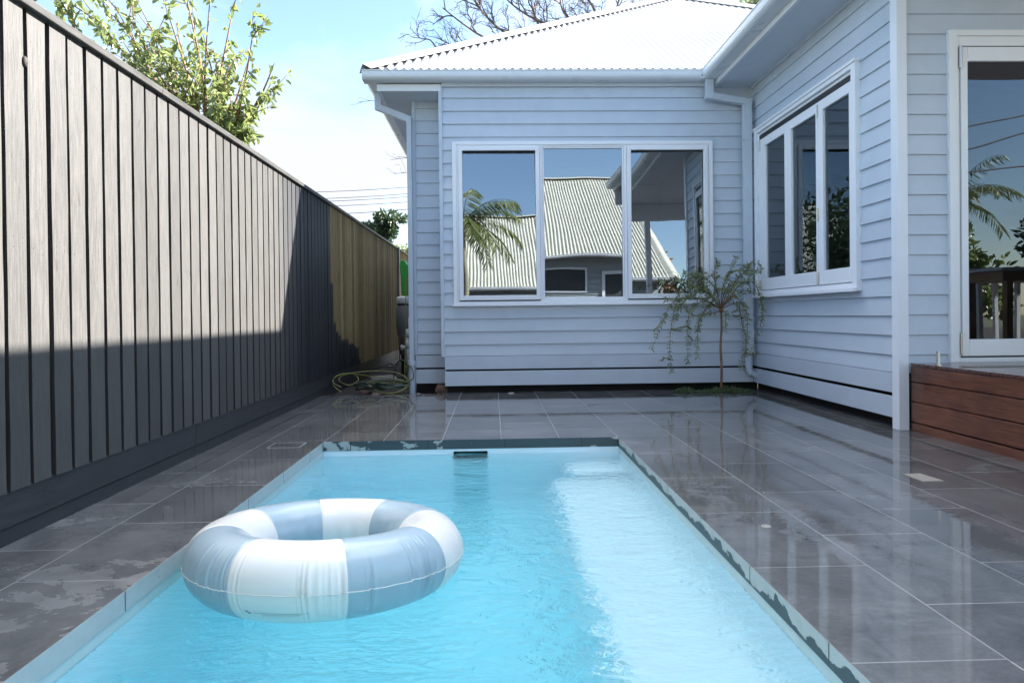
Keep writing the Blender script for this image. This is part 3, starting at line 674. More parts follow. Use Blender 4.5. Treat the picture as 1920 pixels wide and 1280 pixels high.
for (yy, zz) in ((6.792, 3.06), (6.792, 2.0), (6.792, 1.34), (8.27, 3.08), (8.27, 1.34)):
    mb = MB(); mb.box(RX - .056, RX - .048, yy - .018, yy + .018, zz - .06, zz + .06); mb.tube([(RX - .06, yy, zz - .062), (RX - .06, yy, zz + .062)], .008, 10); mb.build('hinge', M['steel'], fw_)
# glazed doors ----------------------------------------------------------------
mb = MB(); mb.box(3.82, 3.892, RC - .045, RC + .01, .56, 3.33); mb.box(3.892, 6.0, RC - .045, RC + .01, 3.28, 3.33); mb.box(5.93, 6.0, RC - .045, RC + .01, .56, 3.28)
door = tag(mb.build('door_frame', M['doorframe'], house, bevel=0.004), 'white frame of the glazed doors')
mb = MB(); mb.box(3.892, 3.915, RC - .03, RC + .1, .60, 3.28); mb.box(3.915, 5.93, RC - .03, RC + .1, 3.20, 3.28); mb.box(3.892, 5.93, RC - .03, RC + .1, .56, .598); mb.build('jamb', M['doorframe'], door, bevel=0.003)
for a, b in ((3.193, 3.204), (.600, .607)):
    mb = MB(); mb.box(3.916, 5.93, RC - .02, RC + .02, a, b); mb.build('gasket', M['black'], door)
for a in (3.922, 4.925):
    b = a + 1.0
    mb = MB(); framebox(mb, 'y', a, b, .612, 3.188, .056, RC - .042, RC + .0, .14, .118); mb.build('door_leaf', M['doorframe'], door, bevel=0.004)
    pane(a + .05, b - .05, .745, 3.078, RC - .018, 0, 0, M['glass2'], door)
for zz in (3.10, .72):
    mb = MB(); mb.box(3.900, 3.914, RC - .052, RC - .043, zz - .09, zz + .09); mb.tube([(3.918, RC - .052, zz - .09), (3.918, RC - .052, zz + .09)], .008, 10); mb.build('hinge', M['steel'], door)
# dim rooms behind the glass
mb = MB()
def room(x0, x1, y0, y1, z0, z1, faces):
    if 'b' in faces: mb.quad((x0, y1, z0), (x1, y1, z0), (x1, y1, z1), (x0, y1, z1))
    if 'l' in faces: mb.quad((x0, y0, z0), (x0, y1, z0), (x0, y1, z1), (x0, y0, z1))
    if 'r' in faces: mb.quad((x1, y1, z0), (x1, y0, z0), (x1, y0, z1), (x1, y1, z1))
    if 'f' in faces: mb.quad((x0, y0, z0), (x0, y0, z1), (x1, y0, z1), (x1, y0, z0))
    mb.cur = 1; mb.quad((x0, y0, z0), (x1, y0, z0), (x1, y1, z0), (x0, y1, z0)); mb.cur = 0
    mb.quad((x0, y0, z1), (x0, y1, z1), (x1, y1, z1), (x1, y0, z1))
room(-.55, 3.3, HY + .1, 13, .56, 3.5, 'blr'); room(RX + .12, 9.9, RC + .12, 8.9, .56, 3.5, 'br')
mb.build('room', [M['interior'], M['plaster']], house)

# gutters, fascias and soffits
def gutter_profile(mb, p, q, n):
    """quad gutter from p to q (top outer edge), n points back to the fascia"""
    p, q, n = Vector(p), Vector(q), Vector(n); Z = Vector((0, 0, 1))
    prof = [(0.0, 0.0), (0.012, 0.0), (0.012, -.012), (-.0, -.012), (0.004, -.03), (0.004, -.07), (0.03, -.105), (0.20, -.105), (0.20, 0.015)]
    prof = [(0.0, -.012), (-.008, -.006), (-.008, .004), (.006, .008), (.014, .0), (.014, -.06), (.19, -.07), (.19, .01), (.20, .01), (.20, -.108), (.055, -.108), (.03, -.095), (.012, -.075), (.004, -.05)]
    b = len(mb.v); k = len(prof)
    for P in (p, q):
        for (a, z) in prof: mb.v.append(tuple(P + n * a + Z * z))
    for i in range(k):
        j = (i + 1) % k; mb.f.append((b + i, b + j, b + k + j, b + k + i)); mb.mi.append(mb.cur)
    mb.f.append(tuple(b + i for i in range(k))); mb.mi.append(mb.cur); mb.f.append(tuple(b + k + i for i in reversed(range(k)))); mb.mi.append(mb.cur)
    return mb
GZ = 4.084
for (p, q, n) in (((-1.61, 8.42, GZ), (2.69, 8.42, GZ), (0, 1, 0)), ((2.69, 1.5, GZ), (2.69, 8.42, GZ), (1, 0, 0)), ((-1.61, 8.62, GZ), (-1.61, 16, GZ), (1, 0, 0))):
    mb = gutter_profile(MB(), p, q, n); mb.build('gutter', M['gutter'], house)
mb = MB(); mb.box(2.69, 2.90, 8.42, 8.62, 3.978, 4.0); mb.build('gutter', M['gutter'], house)
mb = MB(); mb.box(2.885, 2.925, 1.5, 8.6, 3.915, 4.06); mb.build('fascia', M['trim'], house, bevel=0.003)
mb = MB(); mb.box(-1.45, -.64, 8.585, 8.62, 3.875, 3.962); mb.build('fascia', M['trim'], house, bevel=0.003)
mb = MB(); mb.box(-1.45, -1.41, 8.62, 16, 3.875, 4.0); mb.build('fascia', M['trim'], house, bevel=0.003)
mb = MB(); mb.box(2.925, 3.54, RC, 8.62, 3.92, 3.935); mb.build('soffit', M['soffit'], house)
mb = MB(); mb.box(-1.41, -1.06, LY + .0, 16, 3.885, 3.90); mb.box(-1.41, -.63, 8.62, LY, 3.885, 3.90); mb.build('soffit', M['soffit'], house)
mb = MB(); mb.box(2.925, 4.6, 1.5, RC, 4.0, 4.02); mb.box(4.6, 10, 2.4, RC, 4.0, 4.02); mb.build('verandah_ceiling', M['soffit'], house)
mb = MB(); mb.box(2.926, 4.6, 1.5, 1.55, 3.60, 3.998); mb.build('verandah_beam', M['trim'], house)
mb = MB(); mb.box(3.5, 3.62, 1.6, 1.72, 0, 3.6); mb.build('verandah_post', M['trim'], house)
# downpipes
def rect_pipe(mb, pts, w, d):
    for p, q in zip(pts, pts[1:]): mb.bar(p, q, w, d)
    return mb
mb = MB(); mb.box(2.752, 2.85, 8.44, 8.52, 3.73, 3.98); mb.bar((2.77, 8.48, 3.775), (3.335, 8.50, 3.69), .08, .085); mb.box(3.24, 3.345, 8.46, 8.54, .50, 3.73)
dp = mb.build('downpipe', M['board'], house, bevel=0.006)
mb = MB(); mb.tube([(3.29, 8.5, .5), (3.29, 8.5, .27), (3.31, 8.5, .22), (3.37, 8.52, .19), (3.5, 8.56, .185)], .045, 16); mb.box(3.235, 3.35, 8.455, 8.545, .47, .52); mb.build('elbow', M['board'], dp, smooth=False)
for z in (1.25, 3.2):
    mb = MB(); mb.box(3.232, 3.353, 8.452, 8.56, z, z + .012); mb.build('bracket', M['board'], dp)
mb = MB(); mb.box(-1.545, -1.455, 8.95, 9.03, 3.76, 3.98); mb.bar((-1.53, 8.98, 3.80), (-1.08, 8.98, 3.62), .08, .085); mb.box(-1.122, -1.058, 8.93, 9.01, .36, 3.655)
dp = mb.build('downpipe', M['board'], house, bevel=0.006)
mb = MB(); mb.tube([(-1.09, 8.97, .37), (-1.09, 8.97, -.04)], .043, 16); mb.tube([(-1.09, 8.97, .40), (-1.09, 8.97, .34)], .055, 16); mb.build('elbow', M['board'], dp)

# roof: hipped corrugated sheets
SL = 0.64; EX0, EX1, EY = -1.60, 9.30, 8.44; EZ = 4.10; AP = (EX1 - EX0) / 2
th = math.atan(SL); cs, sn = math.cos(th), math.sin(th)
mb = MB(); corr(mb, (EX0, EY, EZ), (1, 0, 0), (0, 1, SL), (0, -sn, cs), EX1 - EX0, lambda t: 0.0, lambda t: max(0.0, min(t, EX1 - EX0 - t)))
mb.build('roof_sheet', M['roof'], house, smooth=True)
mb = MB(); corr(mb, (EX0, EY, EZ), (0, 1, 0), (1, 0, SL), (-sn, 0, cs), 14, lambda t: 0.0, lambda t: min(t, AP)); mb.build('roof_sheet', M['roof'], house, smooth=True)
mb = MB(); corr(mb, (EX1, EY, EZ), (0, 1, 0), (-1, 0, SL), (sn, 0, cs), 14, lambda t: 0.0, lambda t: min(t, AP)); mb.build('roof_sheet', M['roof'], house, smooth=True)
mb = MB(); corr(mb, (2.75, 1.45, EZ), (0, 1, 0), (1, 0, SL), (-sn, 0, cs), 12, lambda t: 0.0, lambda t: (1.9 if t < .93 else 3.6) if t < 6.95 else 0.0); corr(mb, (9.95, 2.38, EZ), (0, 1, 0), (-1, 0, SL), (sn, 0, cs), 7.4, lambda t: 0.0, lambda t: 3.6, cuts=2)
mb.build('roof_sheet', M['roof'], house, smooth=True)
mb = MB(); mb.quad((4.6, 2.45, 4.02), (9.9, 2.45, 4.02), (6.35, 2.45, 4.06 + 3.5 * SL), (4.6, 2.45, 4.06 + 1.75 * SL)); mb.build('gable', M['board'], house)
apex = Vector((EX0 + AP, EY + AP, EZ + AP * SL))
def hipcap(mb, p, q, w=0.13):
    p, q = Vector(p), Vector(q); d = (q - p).normalized(); sd = d.cross(Vector((0, 0, 1))).normalized(); up = sd.cross(d).normalized()
    prof = [(-w, -.055), (-w * .55, -.012), (-w * .22, .016), (0, .034), (w * .22, .016), (w * .55, -.012), (w, -.055)]
    b = len(mb.v)
    for P in (p, q):
        for (a, h) in prof: mb.v.append(tuple(P + sd * a + up * (h + .03)))
    for i in range(6): mb.f.append((b + i, b + i + 1, b + 8 + i, b + 7 + i)); mb.mi.append(0)
    return mb
for q in ((EX0 + .02, EY + .02, EZ + .01), (EX1, EY, EZ), (apex.x, apex.y + 8, apex.z)):
    mb = hipcap(MB(), q, apex); mb.build('ridge_cap', M['roof'], house, smooth=True)

# ------------------------------------------------------------------ deck
deck = thing('timber_deck', (3.6, 4.6, 0), 'raised red-brown hardwood deck with horizontal face boards below the glazed doors', 'deck')
DX = 3.473
for (z0, z1) in ((-.045, .066), (.078, .240), (.248, .402), (.410, .535)):
    mb = MB(); mb.box(DX, DX + .025, 1.2, RC - .05, z0, z1); mb.build('face_board', M['merbau'], deck, bevel=0.004)
mb = MB(); mb.box(DX + .04, DX + .06, 1.2, RC - .05, -.05, .53); mb.build('backing', M['black'], deck)
mb = MB(); y = RC - .05 - .11
while y > 1.2:
    mb.box(DX - .006, 9.5, y, y + .105, .538, .562); y -= .112
mb.build('decking', M['decking'], deck, bevel=0.003)
sp = MB(); sp.lathe(3.535, 5.2, [(0, .563), (.022, .563), (.022, .572), (.011, .574), (.011, .66), (.013, .664), (.013, .672), (0, .674)], 20)
tag(sp.build('door_stop_post', M['steel'], org=(3.535, 5.2, .562), smooth=False), 'short steel pin standing on the deck corner by the house', 'post')

# ------------------------------------------------------------------ plants
PXF, HZ = 1250.0, 0
def unproj(px, py, Y):
    d = fw + rx * ((px - 960) / PXF) - uy * ((py - 599.1) / PXF)
    t = Y / d.y; return Vector((d.x * t, Y, 1 + d.z * t))
def smooth_path(pts, n=6):
    out = []; P = [Vector(p) for p in pts]; P = [P[0]] + P + [P[-1]]
    for i in range(1, len(P) - 2):
        for k in range(n):
            t = k / n; a, b, c, d = P[i - 1], P[i], P[i + 1], P[i + 2]
            out.append(0.5 * ((2 * b) + (c - a) * t + (2 * a - 5 * b + 4 * c - d) * t * t + (-a + 3 * b - 3 * c + d) * t ** 3))
    out.append(P[-2]); return out
def rv(s=1): return Vector((random.uniform(-s, s), random.uniform(-s, s), random.uniform(-s, s)))

# weeping standard tree in the corner
random.seed(21)
wt = thing('weeping_tree', (2.86, 8.28, 0), 'small weeping standard tree with a bare thin stem in the far right corner', 'tree')
mb = MB(); st_ = [unproj(1352, 732, 8.28), unproj(1353, 690, 8.28), unproj(1351, 650, 8.28), unproj(1353, 610, 8.28), unproj(1352, 582, 8.28)]; st_[0].z = -.05
mb.tube(smooth_path(st_, 4), [.016] * 8 + [.014] * 9, 8); mb.tube([st_[-1] - Vector((0, 0, .02)), st_[-1] + Vector((0, 0, .03))], .026, 8)
mb.build('trunk', M['stem'], wt, smooth=True)
br = MB(); lf = MB()
arches = [[(1352, 580), (1320, 545), (1285, 540), (1255, 575), (1240, 615), (1222, 655)], [(1352, 580), (1310, 560), (1275, 560), (1262, 600), (1256, 650), (1257, 692)], [(1352, 580), (1325, 565), (1300, 575), (1292, 600), (1290, 640), (1291, 680)],
          [(1352, 580), (1330, 575), (1312, 600), (1306, 630), (1308, 668)], [(1352, 580), (1375, 555), (1398, 580), (1402, 620), (1393, 692)], [(1352, 580), (1385, 535), (1415, 530), (1430, 570), (1424, 610), (1408, 655)],
          [(1352, 580), (1365, 545), (1390, 515), (1410, 508), (1432, 512)], [(1352, 580), (1355, 540), (1368, 510), (1382, 484)], [(1352, 580), (1345, 545), (1338, 515), (1350, 490)], [(1352, 580), (1325, 540), (1305, 518), (1284, 514)],
          [(1352, 580), (1315, 535), (1275, 520), (1235, 526)], [(1352, 580), (1370, 560), (1400, 545), (1428, 560), (1432, 600)], [(1352, 580), (1340, 560), (1310, 540), (1290, 535)], [(1352, 580), (1360, 590), (1358, 620)], [(1352, 580), (1380, 570), (1392, 600), (1398, 640), (1388, 685)],
          [(1352, 580), (1362, 540), (1395, 525), (1428, 500)], [(1352, 580), (1330, 550), (1300, 548), (1275, 575), (1265, 600)], [(1352, 580), (1340, 585), (1300, 590), (1278, 570), (1250, 560)], [(1352, 580), (1372, 540), (1400, 500), (1418, 495)], [(1352, 580), (1340, 540), (1318, 520), (1300, 512)]]
for ar in arches:
    dy = random.uniform(-.42, .22); n_ = len(ar)
    pts = [unproj(px + random.uniform(-2, 2) * (i > 0), py + random.uniform(-2, 2) * (i > 0), 8.28 + dy * i / (n_ - 1)) for i, (px, py) in enumerate(ar)]
    P = smooth_path(pts, 7); br.tube(P, [.007 * (1 - .75 * i / len(P)) for i in range(len(P))], 5)
    for i, p in enumerate(P[5:]):
        d = (P[min(i + 6, len(P) - 1)] - P[max(i + 4, 0)]); d = d.normalized() if d.length > 1e-6 else Vector((0, 0, -1))
        for rep in range(1 + (random.random() < .55)):
            q = p + rv(.012)
            for sgn in (-1, 1):
                s_ = d.cross(Vector((random.uniform(-.4, .4), 1, random.uniform(-.2, .2)))).normalized() * sgn
                lf.leaf(q, s_ * .8 + d * .6 + rv(.25), random.uniform(.035, .06), random.uniform(.013, .02), rv(1))
    if n_ > 3 and random.random() < .8:
        for k in range(3):
            s0 = P[random.randrange(len(P) // 3, len(P) - 3)]; e0 = s0 + Vector((random.uniform(-.14, .14), random.uniform(-.15, .1), random.uniform(-.12, .12)))
            Q = smooth_path([s0, (s0 + e0) / 2 + rv(.02), e0], 4); br.tube(Q, .003, 4)
            for p in Q:
                for rep in range(2): lf.leaf(p, (e0 - s0).normalized() + rv(.8), random.uniform(.03, .05), random.uniform(.012, .018), rv(1))
br.build('branches', M['stem'], wt, smooth=True); lf.build('foliage', M['leaf_willow'], wt)

def ground_cover(name, cx_, cy_, rx_, ry_, n_, label):
    o = thing(name, (cx_, cy_, 0), label, 'plant'); lf = MB(); st = MB()
    for _ in range(n_):
        a = random.uniform(0, 6.283); r = random.random() ** .5; x = cx_ + rx_ * r * math.cos(a); y = cy_ + ry_ * r * math.sin(a); h = random.uniform(.015, .085) * (1.15 - r)
        p = Vector((x, y, 0)); q = p + Vector((random.uniform(-.03, .03), random.uniform(-.03, .03), h)); st.tube([p, q], .0018, 3, False)
        for k in range(5): lf.leaf(p.lerp(q, random.uniform(.3, 1)), Vector((random.uniform(-1, 1), random.uniform(-1, 1), random.uniform(0, .8))), random.uniform(.016, .03), random.uniform(.009, .016), rv(1))
    st.build('stems', M['stem'], o); lf.build('foliage', M['leaf_cover'], o)
ground_cover('ground_cover_plant', 2.92, 8.30, .33, .13, 420, 'low spreading green plant at the foot of the weeping tree')
ground_cover('ground_cover_plant', 2.42, 8.32, .15, .09, 190, 'smaller grey-green ground plant left of the weeping tree foot')

def leafy_tree(name, base, fork, tips, mat, barkm, label, cat='tree', leaf_len=.085, dens=1.0, rads=.05, sub=5, droop=.3, group=None, spread=.28):
    o = thing(name, base, label, cat, group); br = MB(); lf = MB(); fk = Vector(fork)
    tr = MB(); tr.tube(smooth_path([base, Vector(base).lerp(fk, .5) + rv(.06), fk], 5), [rads * 1.5 - rads * .5 * i / 10 for i in range(11)], 10); tr.build('trunk', barkm, o, smooth=True)
    for tp in tips:
        tp = Vector(tp); mid = fk.lerp(tp, .5) + rv(.12) + Vector((0, 0, -.05)); P = smooth_path([fk, mid, tp], 8)
        br.tube(P, [rads * .55 * (1 - .93 * i / len(P)) for i in range(len(P))], 6)
        twigs = [P[4:]]
        ln = (tp - fk).length
        for k in range(sub):
            i = random.randrange(4, len(P) - 1); d = (tp - fk).normalized() + rv(.75); e0 = P[i] + d * random.uniform(.5, 1.1) * spread * min(ln, 2.0)
            Q = smooth_path([P[i], P[i].lerp(e0, .5) + rv(.03), e0], 6); br.tube(Q, [.007 * (1 - .8 * j / len(Q)) for j in range(len(Q))], 4); twigs.append(Q)
        for T in twigs:
            for i, p in enumerate(T):
                d = (T[min(i + 1, len(T) - 1)] - T[max(i - 1, 0)]).normalized()
                for k in range(int(3 * dens + random.random())):
                    dd = d * .5 + rv(.9) + Vector((0, 0, -droop)); lf.leaf(p + rv(.03), dd, leaf_len * random.uniform(.6, 1.2), leaf_len * random.uniform(.32, .48), rv(1))
    br.build('branches', barkm, o, smooth=True); lf.build('foliage', mat, o)
    return o
# fruit tree over the fence
random.seed(5)
tips = []
for (px, py, Y) in ((515, 118, 7.3), (512, 150, 7.6), (478, 40, 7.2), (440, 2, 7.5), (395, -20, 7.2), (345, -25, 7.6), (300, -20, 7.3), (250, -10, 7.8), (215, 10, 7.4), (190, 45, 7.6), (455, 175, 7.0), (430, 120, 7.9), (380, 60, 7.1), (330, 40, 7.9), (290, 70, 7.2),
                     (250, 90, 7.6), (470, 215, 7.5), (455, 245, 7.3), (410, 190, 7.0), (350, 150, 7.3), (300, 120, 7.6), (220, 60, 7.9), (400, 90, 8.2), (470, 100, 7.9), (360, 0, 8.2), (478, 262, 7.3), (420, 230, 7.6), (320, 90, 7.0), (240, 30, 7.0), (270, 130, 7.3)):
    tips.append(unproj(px, py, Y))
leafy_tree('fruit_tree', (-4.3, 8.1, 0), unproj(395, 300, 7.7), tips, M['leaf_plum'], M['stem'], 'leafy green fruit tree rising over the black part of the fence', rads=.045, leaf_len=.105, dens=.42, sub=5, droop=.9)
tips = [unproj(px, py, 4.6) for (px, py) in ((88, -10), (110, 8), (134, 14), (60, -30), (135, -6), (120, -40), (100, -60))]
leafy_tree('leafy_tree', (-4.6, 4.8, 0), unproj(70, -120, 4.7) + Vector((-.4, 0, .3)), tips, M['leaf_plum'], M['stem'], 'few leafy twigs showing over the fence in the top left corner', rads=.025, leaf_len=.085, dens=.55, sub=3, droop=.75)
# trees beyond the fence end
def bushy(name, centre, rad, n_, mat, label, ground=True, leaf_len=.2, group=None, trunk_r=.12):
    cx_, cy_, cz_ = centre; o = thing(name, (cx_, cy_, 0), label, 'tree', group); lf = MB(); br = MB()
    br.tube([(cx_, cy_, -.5), (cx_ + .05, cy_, cz_ * .5), (cx_, cy_, cz_)], [trunk_r, trunk_r * .8, trunk_r * .4], 8)
    cl = []
    for _ in range(26):
        v = rv(1); v = v.normalized() * random.uniform(.35, 1.0); c = Vector((cx_ + v.x * rad[0], cy_ + v.y * rad[1], cz_ + v.z * rad[2])); cl.append((c, random.uniform(.22, .42)))
        br.tube([(cx_, cy_, cz_ - rad[2] * .6), tuple(Vector((cx_, cy_, cz_)).lerp(c, .5)), tuple(c)], [trunk_r * .4, trunk_r * .2, trunk_r * .07], 5)
    for _ in range(n_):
        c, s_ = random.choice(cl); v = rv(1).normalized() * (random.random() ** .4); p = c + Vector((v.x * rad[0], v.y * rad[1], v.z * rad[2])) * s_
        lf.leaf(p, v + rv(.8), leaf_len * random.uniform(.6, 1.2), leaf_len * random.uniform(.4, .6), rv(1))
    br.build('trunk', M['bark'], o, smooth=True); lf.build('foliage', mat, o)
random.seed(8)
c = unproj(712, 428, 21); bushy('evergreen_tree', tuple(c), (.85, .8, .55), 4600, M['leaf_dark'], 'dark green tree showing over the bare pine fence beside the house', leaf_len=.11)
c = unproj(760, 480, 26); bushy('evergreen_tree', tuple(c), (.55, .6, .5), 1400, M['leaf_plum'], 'yellow-green bush between the fence end and the house corner', leaf_len=.11)
c = unproj(1412, 14, 30); bushy('evergreen_tree', tuple(c), (1.0, 1.0, .55), 2200, M['leaf_willow'], 'olive tree top just behind the ridge of the white roof', leaf_len=.16)

# bare winter tree behind the roof
random.seed(17)
bt = thing('bare_tree', (3.6, 22, 0), 'leafless winter tree spreading behind the white roof', 'tree')
mb = MB(); bx_ = MB(); YB = 22
fork = unproj(1120, 90, YB); mb.tube(smooth_path([(3.6, 22, 0), (3.5, 22, 5), fork], 6), [.22 - .010 * i for i in range(13)], 10); mb.build('trunk', M['bark'], bt, smooth=True)
def grow(mb, P, r, depth, ln):
    mb.tube(P, [max(r * (1 - .65 * i / (len(P) - 1)), .0055) for i in range(len(P))], 6 if depth < 2 else 4, False)
    if depth >= 4: return
    tot = P[-1] - P[0]
    for k in range({0: 7, 1: 11, 2: 6, 3: 5}[depth]):
        i = random.randrange(max(1, len(P) // 5), len(P)); d0 = (P[i] - P[i - 1]).normalized(); L_ = ln * random.uniform(.38, .62)
        d = (d0 * .9 + rv(.8) + Vector((0, 0, .15))).normalized(); e0 = P[i] + d * L_
        Q = smooth_path([P[i], P[i].lerp(e0, .35) + rv(.1 * L_), P[i].lerp(e0, .7) + rv(.13 * L_), e0], 3); grow(mb, Q, r * .5, depth + 1, L_)
limbs = [[(1120, 90), (1090, 60), (1040, 20), (1035, -60)], [(1120, 90), (1020, 70), (992, 40), (980, -10), (985, -80)], [(1120, 90), (1000, 100), (905, 75), (860, 50), (815, 15)], [(1120, 90), (980, 130), (905, 120), (860, 108), (800, 95)],
         [(1120, 90), (1140, 20), (1160, -40), (1200, -110)], [(1120, 90), (1180, 40), (1240, 0), (1300, -60)], [(1120, 90), (1060, 70), (960, 20), (900, -40)], [(1120, 90), (1010, 95), (930, 60), (880, 10), (850, -50)], [(1120, 90), (1100, 20), (1080, -20), (1090, -100)]]
for lm in limbs:
    dy = random.uniform(-1.5, 2); P = smooth_path([unproj(px + 15, py, YB + dy * i / len(lm)) for i, (px, py) in enumerate(lm)], 6); grow(bx_, P, random.uniform(.035, .06), 1, 2.0)
bx_.build('branches', M['bark'], bt)
random.seed(31)
bt2 = thing('bare_tree', (-1.4, 30, 0), 'thin leafless branches poking out left of the house corner below the gutter', 'tree'); mb = MB(); mb.tube([(-.6, 26, 0), (-.8, 26, 5), (-1.4, 26, 9)], [.1, .08, .03], 8); mb.build('trunk', M['bark'], bt2)
for (a, b) in (((800, 300), (732, 300)), ((800, 330), (738, 326)), ((790, 190), (670, 192))):
    mb = MB(); grow(mb, smooth_path([unproj(*a, 26), unproj((a[0] + b[0]) / 2, (a[1] + b[1]) / 2 - 4, 26), unproj(*b, 26)], 4), .02, 3, 1.2); mb.build('branch', M['bark'], bt2)

# overhead lines in the gap
ys_ = [(352, 344), (366, 357), (373, 366), (392, 380), (418, 400), (395, 391)]
for i, ((a, b), lab) in enumerate(zip([(361, 352), (374, 364), (379, 370), (388, 380), (404, 393), (424, 419)], ('topmost thin overhead wire in the gap left of the house', 'second overhead wire from the top in the gap left of the house', 'third overhead wire from the top in the gap left of the house', 'fourth overhead wire from the top in the gap left of the house', 'thicker overhead wire just above the dark green tree beyond the fence', 'lowest overhead wire, nearly hidden by the dark green tree'))):
    p, q = unproj(560, a + 2, 34), unproj(830, b - 5, 38); mb = MB(); pts = [p + (q - p) * (k / 40 * 4 - 1.5) + Vector((0, 0, 1.2 * ((k / 20 - 1) ** 2) - .02)) for k in range(41)]
    mb.tube(pts, .018 if i < 4 else .022, 5, False); tag(mb.build('power_line', M['cable'], org=tuple(p)), lab, 'power line', 'overhead wires beyond the fence')

# ------------------------------------------------------------------ side passage clutter
random.seed(77)
def rock(x, y, r, mat, label, flat=.6, sx_=1.0):
    mb = MB(); n1, n2 = 7, 10; ph = [random.uniform(0, 6) for _ in range(4)]
    prof = []
    for i in range(n1 + 1):
        a = math.pi * i / n1 - math.pi / 2
        for k in range(n2):
            t = 2 * math.pi * k / n2; rr = r * (1 + .16 * math.sin(2 * t + ph[0]) + .12 * math.sin(3 * t + ph[1] + a * 2) + .08 * math.sin(5 * t + ph[2]) * math.cos(a))
            mb.v.append((x + rr * math.cos(a) * math.cos(t) * sx_, y + rr * math.cos(a) * math.sin(t), -.02 + r * flat * .55 + rr * flat * math.sin(a)))
    for i in range(n1):
        for k in range(n2): k2 = (k + 1) % n2; mb.f.append((i * n2 + k, i * n2 + k2, (i + 1) * n2 + k2, (i + 1) * n2 + k)); mb.mi.append(0)
    tag(mb.build('rock', mat, org=(x, y, -.03)), label, 'rock')
def gat(px, py, z=0):
    d = fw + rx * ((px - 960) / PXF) - uy * ((py - 599.1) / PXF); t = (z - 1) / d.z; return d.x * t, d.y * t
for (px, py, r, mt, fl, sx_, lb) in ((686, 735, .075, 'rock', .6, 1.2, 'reddish brown rock under the front of the hose coil'), (705, 739, .045, 'rock', .5, 1.2, 'small brown stone just right of the reddish rock'), (722, 712, .13, 'rock_pale', .45, 1.5, 'large pale grey stone behind the hose coil'),
                                 (800, 741, .05, 'rock', .3, 1.6, 'flat brown stone under the recessed corner of the house'), (828, 735, .085, 'rock', .9, 1.0, 'upright brown rock under the corner of the far wall'), (784, 737, .03, 'rock_pale', .4, 1.3, 'tiny pale stone left of the flat brown one under the house corner'), (958, 738, .04, 'rock_pale', .5, 1.0, 'pale stone in the dark gap under the window wall')):
    x, y = gat(px, py); rock(x, max(y, 8.5), r, M[mt], lb, fl, sx_)
# hose: a few loose coils and a line up to the pump
def hose(name, mat, loops, label, r=.0075):
    mb = MB(); 
    for L_ in loops: mb.tube(smooth_path(L_, 7), r, 8)
    tag(mb.build(name, mat, org=(-1.6, 8.9, 0), smooth=True), label, 'hose')
def coil(cx_, cy_, rx_, ry_, turns, z0, zj, jit=.03, ph=0):
    pts = []; n_ = int(turns * 12)
    for i in range(n_):
        t = ph + 2 * math.pi * i / 12; k = 1 + jit * math.sin(i * 1.7 + ph * 3) * 3
        pts.append((cx_ + rx_ * k * math.cos(t) + random.uniform(-jit, jit), cy_ + ry_ * k * math.sin(t) + random.uniform(-jit, jit), z0 + zj * (0.5 + .5 * math.sin(i * .9 + ph)) + .004 * i / 3))
    return pts
def pz(px, py, Y): v = unproj(px, py, Y); return (v.x, v.y, max(v.z, .012))
yl = [[pz(640, 726, 8.7), pz(624, 716, 8.75), pz(634, 704, 9.0), pz(660, 700, 9.2), pz(672, 712, 9.0), pz(655, 722, 8.8), pz(636, 714, 8.9), pz(645, 703, 9.1), pz(690, 696, 9.3), pz(740, 698, 9.3), pz(764, 712, 9.1), pz(755, 732, 8.7), pz(725, 737, 8.6), pz(700, 728, 8.8), pz(690, 716, 9.0), pz(720, 716, 9.1), pz(755, 718, 9.0), pz(775, 708, 8.9), pz(772, 690, 8.9), pz(763, 683, 8.9)],
      [pz(640, 735, 8.6), pz(625, 722, 8.7), pz(628, 707, 9.0), pz(650, 700, 9.2), pz(700, 706, 9.0), pz(750, 712, 9.0), pz(768, 722, 8.75), pz(740, 737, 8.6)], [pz(759, 712, 9.3), pz(760, 640, 9.6), pz(761, 560, 9.9), pz(762, 520, 10.0)]]
hose('garden_hose', M['hose_yellow'], yl, 'yellow-green garden hose tangled in loose loops at the corner of the house')
dk = [coil(-1.50, 8.95, .34, .17, 4.6, .015, .05, .02, 0.5), coil(-1.32, 8.8, .2, .12, 2.6, .04, .05, .02, 2.2), [(-1.25, 9.3, .03), (-1.2, 9.4, .3), (-1.35, 9.5, .36), (-1.42, 9.4, .05)]]
hose('garden_hose', M['hose_dark'], dk, 'dark green garden hose coiled under the yellow-green one', .009)
# pool filter tank, white pipes and upright green board in the side passage
def xy(px, Y): v = unproj(px, 600, Y); return v.x
fx_, fy_ = xy(762, 11.6), 11.6
ft = thing('filter_tank', (fx_, fy_, 0), 'grey round pool filter tank with a pale ring collar in the side passage', 'filter tank')
def zz(py, Y): return unproj(760, py, Y).z
zt_, zm, zb2 = zz(556, 11.6), zz(572, 11.6), zz(632, 11.6)
mb = MB(); mb.lathe(fx_, fy_, [(0.0, zb2 - .3), (.12, zb2 - .3), (.12, zb2), (.16, zb2 + .05), (.185, (zm + zb2) / 2), (.18, zm - .04), (.14, zm), (0, zm)], 28); mb.build('body', M['tank'], ft, smooth=True)
mb = MB(); mb.lathe(fx_, fy_, [(.145, zm + .02), (.165, zm + .04), (.165, zt_ - .02), (.145, zt_), (.115, zt_ - .01), (.105, zm + .06), (.1, zm + .02), (.145, zm + .02)], 28); mb.build('collar', M['pvc'], ft, smooth=True)
mb = MB(); mb.lathe(fx_, fy_, [(.0, zm + .03), (.15, zm + .03), (.155, zm - .005), (0, zm - .005)], 24); mb.build('clamp', M['black'], ft)
